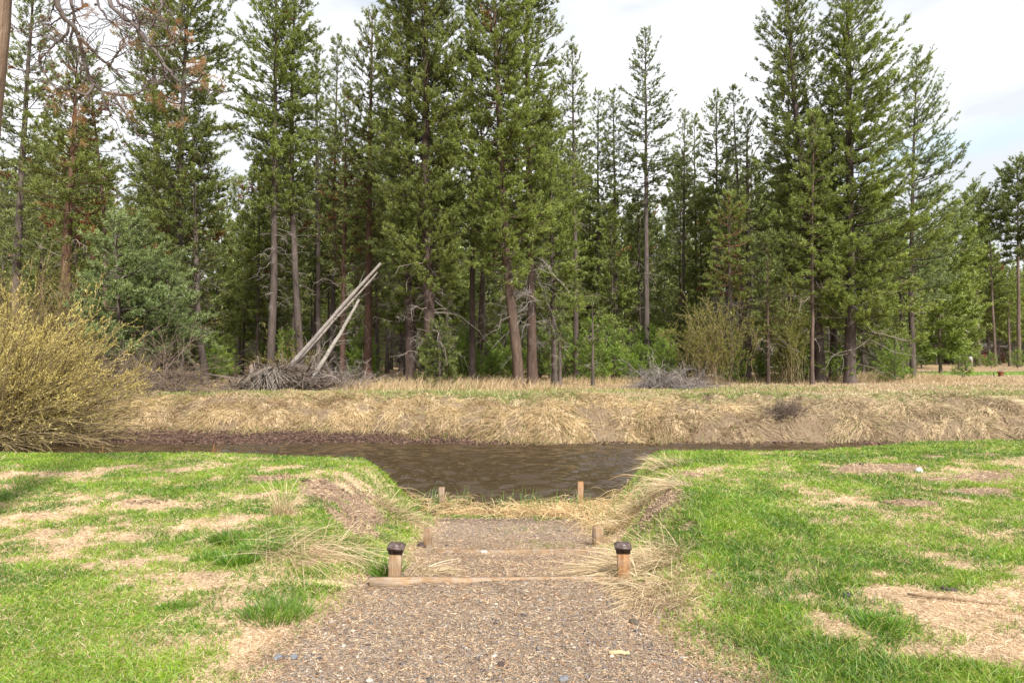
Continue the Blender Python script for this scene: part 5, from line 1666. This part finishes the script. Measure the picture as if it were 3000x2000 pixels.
# ------------------------------------------------------------------ overhanging dying pine at the upper left
def overhang():
    global rs
    rs = np.random.RandomState(701)
    Yd = 6.0
    bx = -5.05
    g0 = on_ground(bx, Yd)
    root = empty("pine_tree", (bx, Yd, g0))
    O = np.array([bx, Yd, g0])
    mb = MB()
    hs = np.linspace(-.3, 9, 24)
    P = np.stack([np.interp(hs, [-.3, 4, 5, 9], [0, .37, .45, .75]), hs * 0, hs], 1)
    tubes(mb, P[None], (np.interp(hs, [-.3, 0, 9], [.27, .20, .10]) * rs.uniform(.95, 1.05, 24))[None], 12, np.array([.26, .18, .13]) * np.ones((1, 24, 1)))
    mb.build("trunk", M_bark, root, smooth=True)
    s = 1 / 3.647
    limbs = {
        'A': ([(545, 0), (600, 90), (650, 180), (740, 240), (785, 330), (830, 450), (855, 600), (890, 760), (960, 880), (1060, 960), (1180, 990), (1350, 1000), (1490, 960), (1550, 860), (1700, 830)], .022, 6.0, 6.5),
        'B': ([(1110, 0), (1180, 70), (1300, 170), (1430, 260), (1500, 370), (1560, 450), (1660, 570), (1740, 690), (1820, 780), (1890, 850), (1970, 890), (2080, 850), (2140, 780)], .017, 5.6, 5.2),
        'C': ([(800, 370), (890, 460), (950, 520), (1060, 620), (1140, 680), (1240, 770), (1330, 870)], .014, 6.1, 6.3),
        'D': ([(715, 0), (740, 80), (745, 200), (720, 330), (710, 420), (770, 520), (830, 700), (830, 800)], .015, 6.3, 6.6),
        'E': ([(1000, 30), (1050, 80), (1100, 170), (1180, 220), (1260, 300), (1350, 390)], .009, 5.8, 5.7),
        'G': ([(1200, 0), (1330, 50), (1420, 120), (1450, 200), (1600, 230), (1750, 280), (1900, 360)], .012, 5.7, 5.5),
        'I': ([(1180, 990), (1250, 1120), (1340, 1230), (1400, 1340), (1430, 1400), (1500, 1450)], .007, 6.1, 6.0),
        'J': ([(960, 880), (900, 1000), (700, 930), (560, 930), (480, 830), (400, 700), (400, 620)], .010, 6.1, 5.9),
        'K': ([(690, 200), (680, 330), (600, 400), (500, 480), (400, 590), (370, 700)], .012, 6.2, 6.3),
        'L': ([(1140, 670), (1200, 560), (1250, 500), (1330, 450)], .007, 6.1, 6.0),
        'M': ([(1450, 190), (1440, 280), (1420, 250)], .012, 5.6, 5.5),
        'N': ([(850, 30), (760, 90), (600, 160), (480, 240), (330, 200)], .010, 6.3, 6.5),
        'Q': ([(1580, 465), (1730, 460), (1870, 430)], .007, 5.5, 5.4),
        'S': ([(530, 0), (500, 110), (460, 250)], .007, 6.3, 6.4),
        'U': ([(1700, 0), (1640, 130), (1590, 180), (1480, 210)], .010, 5.6, 5.5),
        'V': ([(1740, 690), (1720, 800), (1690, 870), (1560, 870), (1500, 780)], .007, 5.4, 5.3),
        'X': ([(1060, 960), (1080, 1080), (1120, 1140), (1180, 1240)], .009, 6.1, 6.1),
    }
    attach = {'A': (P[18], 6.2), 'B': (P[20], 6.4), 'D': (P[19], 6.3), 'G': (P[21], 6.6), 'E': (P[20], 6.4), 'N': (P[18], 6.1), 'S': (P[17], 6.0), 'U': (P[22], 6.6)}
    mb = MB(); mbn = MB()
    allp = []
    for key, (pts, r, y0, y1) in limbs.items():
        m = len(pts)
        W = [px(a * s, b * s, y0 + (y1 - y0) * i / (m - 1)) - O for i, (a, b) in enumerate(pts)]
        if key in attach:
            a0 = attach[key][0]
            W = [a0, a0 * .45 + W[0] * .55 + np.array([0, 0, .35])] + W
        W = np.array(W)
        tt = np.linspace(0, 1, len(W)); tf = np.linspace(0, 1, 40)
        Q = np.stack([np.interp(tf, tt, W[:, i]) for i in range(3)], 1)
        Q[1:-1] = (Q[:-2] + 2 * Q[1:-1] + Q[2:]) / 4
        Q = Q + rs.normal(0, .0035, Q.shape)
        rad = r * (1.05 - .75 * tf) + .002
        rad = rad * rs.uniform(.88, 1.14, 40)
        tubes(mb, Q[None], rad[None], 7, np.array([.14, .115, .108]) * rs.uniform(.7, 1.15, (1, 40, 1)))
        allp.append((Q, r))
    # twigs
    tips, dirs = [], []
    TP, TR = [], []
    for Q, r in allp:
        n = int(8 + 10 * (r > .009))
        for q in range(n):
            k = rs.randint(6, 39)
            ax = unit((Q[min(k + 1, 39)] - Q[k - 1])[None])[0]
            d = unit((ax * .5 + rdir(1)[0] * .9 + np.array([0, 0, -.12]))[None])[0]
            L = rs.uniform(.08, .42)
            w = rs.normal(0, .035, (7, 3)).cumsum(0) * L * 1.2
            pp = Q[k] + np.outer(np.linspace(0, L, 7), d) + w - w[0]
            TP.append(pp); TR.append(np.linspace(.0055, .002, 7) * rs.uniform(.6, 1.2))
            tips.append(pp[-1]); dirs.append(d)
            if rs.uniform() < .6:
                d3 = unit((d + rdir(1)[0] * .8)[None])[0]
                p3 = pp[3] + np.outer(np.linspace(0, L * .6, 7), d3) + (rs.normal(0, .03, (7, 3)).cumsum(0)) * L
                TP.append(p3); TR.append(np.linspace(.0035, .0015, 7)); tips.append(p3[-1]); dirs.append(d3)
    tubes(mb, np.array(TP), np.array(TR), 4, np.array([.13, .10, .095]) * rs.uniform(.6, 1.3, (len(TP), 1, 1)))
    mb.build("branches", M_twig, root)
    # tufts: rusty hanging needles at given places, few green ones
    def wp(a, b, y): return px(a * s, b * s, y) - O
    rusty = [(2100, 600, 5.2), (2180, 650, 5.2), (2060, 680, 5.2), (2210, 850, 5.2), (2140, 780, 5.2), (2040, 660, 5.25), (1260, 1010, 6.1), (1300, 1040, 6.1), (1220, 990, 6.1), (1660, 990, 6.2), (1570, 1000, 6.2), (1640, 1010, 6.2),
             (900, 60, 6), (930, 110, 6), (1200, 260, 5.7), (1280, 340, 5.7), (1320, 370, 5.7), (1150, 240, 5.7), (1540, 130, 5.6), (1520, 80, 5.6), (1800, 190, 5.5), (1960, 300, 5.5), (1720, 330, 5.5), (1820, 1000, 6.2), (1860, 1020, 6.2),
             (640, 720, 6.3), (590, 980, 6), (600, 1030, 6), (820, 930, 6.3), (850, 960, 6.3), (790, 1090, 6.2), (780, 1150, 6.2), (750, 1270, 6.2), (800, 1400, 6.2), (880, 380, 6.1), (600, 300, 6.3), (1920, 1280, 5.8), (1340, 1220, 6)]
    Pn = np.array([wp(*q) for q in rusty]); n = len(Pn)
    Pn = np.repeat(Pn, 2, 0) + rs.normal(0, .035, (2 * n, 3)); n *= 2
    Dn = np.stack([rs.normal(.2, .5, n), rs.normal(0, .5, n), rs.normal(-.6, .4, n)], 1)
    kk = rs.uniform(0, 1, (n, 1))
    cn = np.array([.36, .17, .08]) * (1 - kk) + np.array([.42, .25, .10]) * kk
    rsz = rs.uniform(.05, .11, n)
    needles(mbn, Pn, Dn, rsz, 46, cn, .058, .0035)
    mbn.build("dead_needles", M_needle, root)
    grn = [(1010, 820, 6.1), (1030, 850, 6.1), (990, 840, 6.1), (900, 640, 6.2), (920, 570, 6.2), (620, 110, 6.3), (600, 130, 6.3), (1950, 800, 5.3), (1880, 790, 5.3), (2000, 720, 5.3), (1560, 200, 5.6), (1520, 160, 5.6), (2010, 1330, 5.6),
           (580, 440, 6.3), (600, 400, 6.3), (1210, 800, 6.2), (1280, 860, 6.2), (700, 470, 6.3), (560, 590, 6.3), (1080, 60, 6)]
    Pn = np.array([wp(*q) for q in grn]); n = len(Pn)
    mbn = MB()
    needles(mbn, Pn, np.stack([rs.normal(.4, .4, n), rs.normal(0, .4, n), rs.normal(.1, .4, n)], 1), np.full(n, .07), 60, np.tile([.16, .21, .09], (n, 1)) * rs.uniform(.7, 1.3, (n, 1)), .06, .0032)
    mbn.build("green_needles", M_needle, root)
    # cones
    cones = [(1140, 665, 6.1), (800, 325, 6.05), (1600, 175, 5.6), (1830, 275, 5.5), (1730, 458, 5.45), (1890, 420, 5.45), (1890, 370, 5.5), (1810, 350, 5.5), (435, 860, 6), (430, 930, 6), (440, 745, 6), (385, 580, 6.1), (580, 795, 6.1),
             (1020, 710, 6.2), (2145, 765, 5.2), (870, 20, 6), (975, 15, 5.9), (1605, 10, 5.6), (520, 680, 6.1), (620, 630, 6.2), (1390, 185, 5.7), (2120, 940, 5.3), (1120, 1110, 6.1), (930, 1155, 6.1), (700, 855, 6.2)]
    import bmesh
    bm = bmesh.new(); bmesh.ops.create_icosphere(bm, subdivisions=2, radius=1)
    V0 = np.array([v.co[:] for v in bm.verts]); F0 = np.array([[v.index for v in f.verts] for f in bm.faces]); bm.free()
    V0 = V0 * (1 + .22 * np.sin(V0[:, 2:3] * 16) * (1 - np.abs(V0[:, 2:3])))
    for q in cones:
        mb = MB()
        mb.add(V0 * np.array([.014, .014, .021]) * rs.uniform(.8, 1.15), F0, np.array([.10, .065, .05]) * rs.uniform(.7, 1.4))
        o = mb.build("pine_cone", M_soil, root)
        o.location = wp(*q); o.rotation_euler = (rs.uniform(-1, 1), rs.uniform(-1, 1), 0)
    tag(root, "near dying pine at the left edge, bare coned limbs and rusty tufts across the sky", "pine tree", PINES)
overhang()
print("objects", len(bpy.data.objects), "tris", sum(len(m.polygons) for m in bpy.data.meshes))
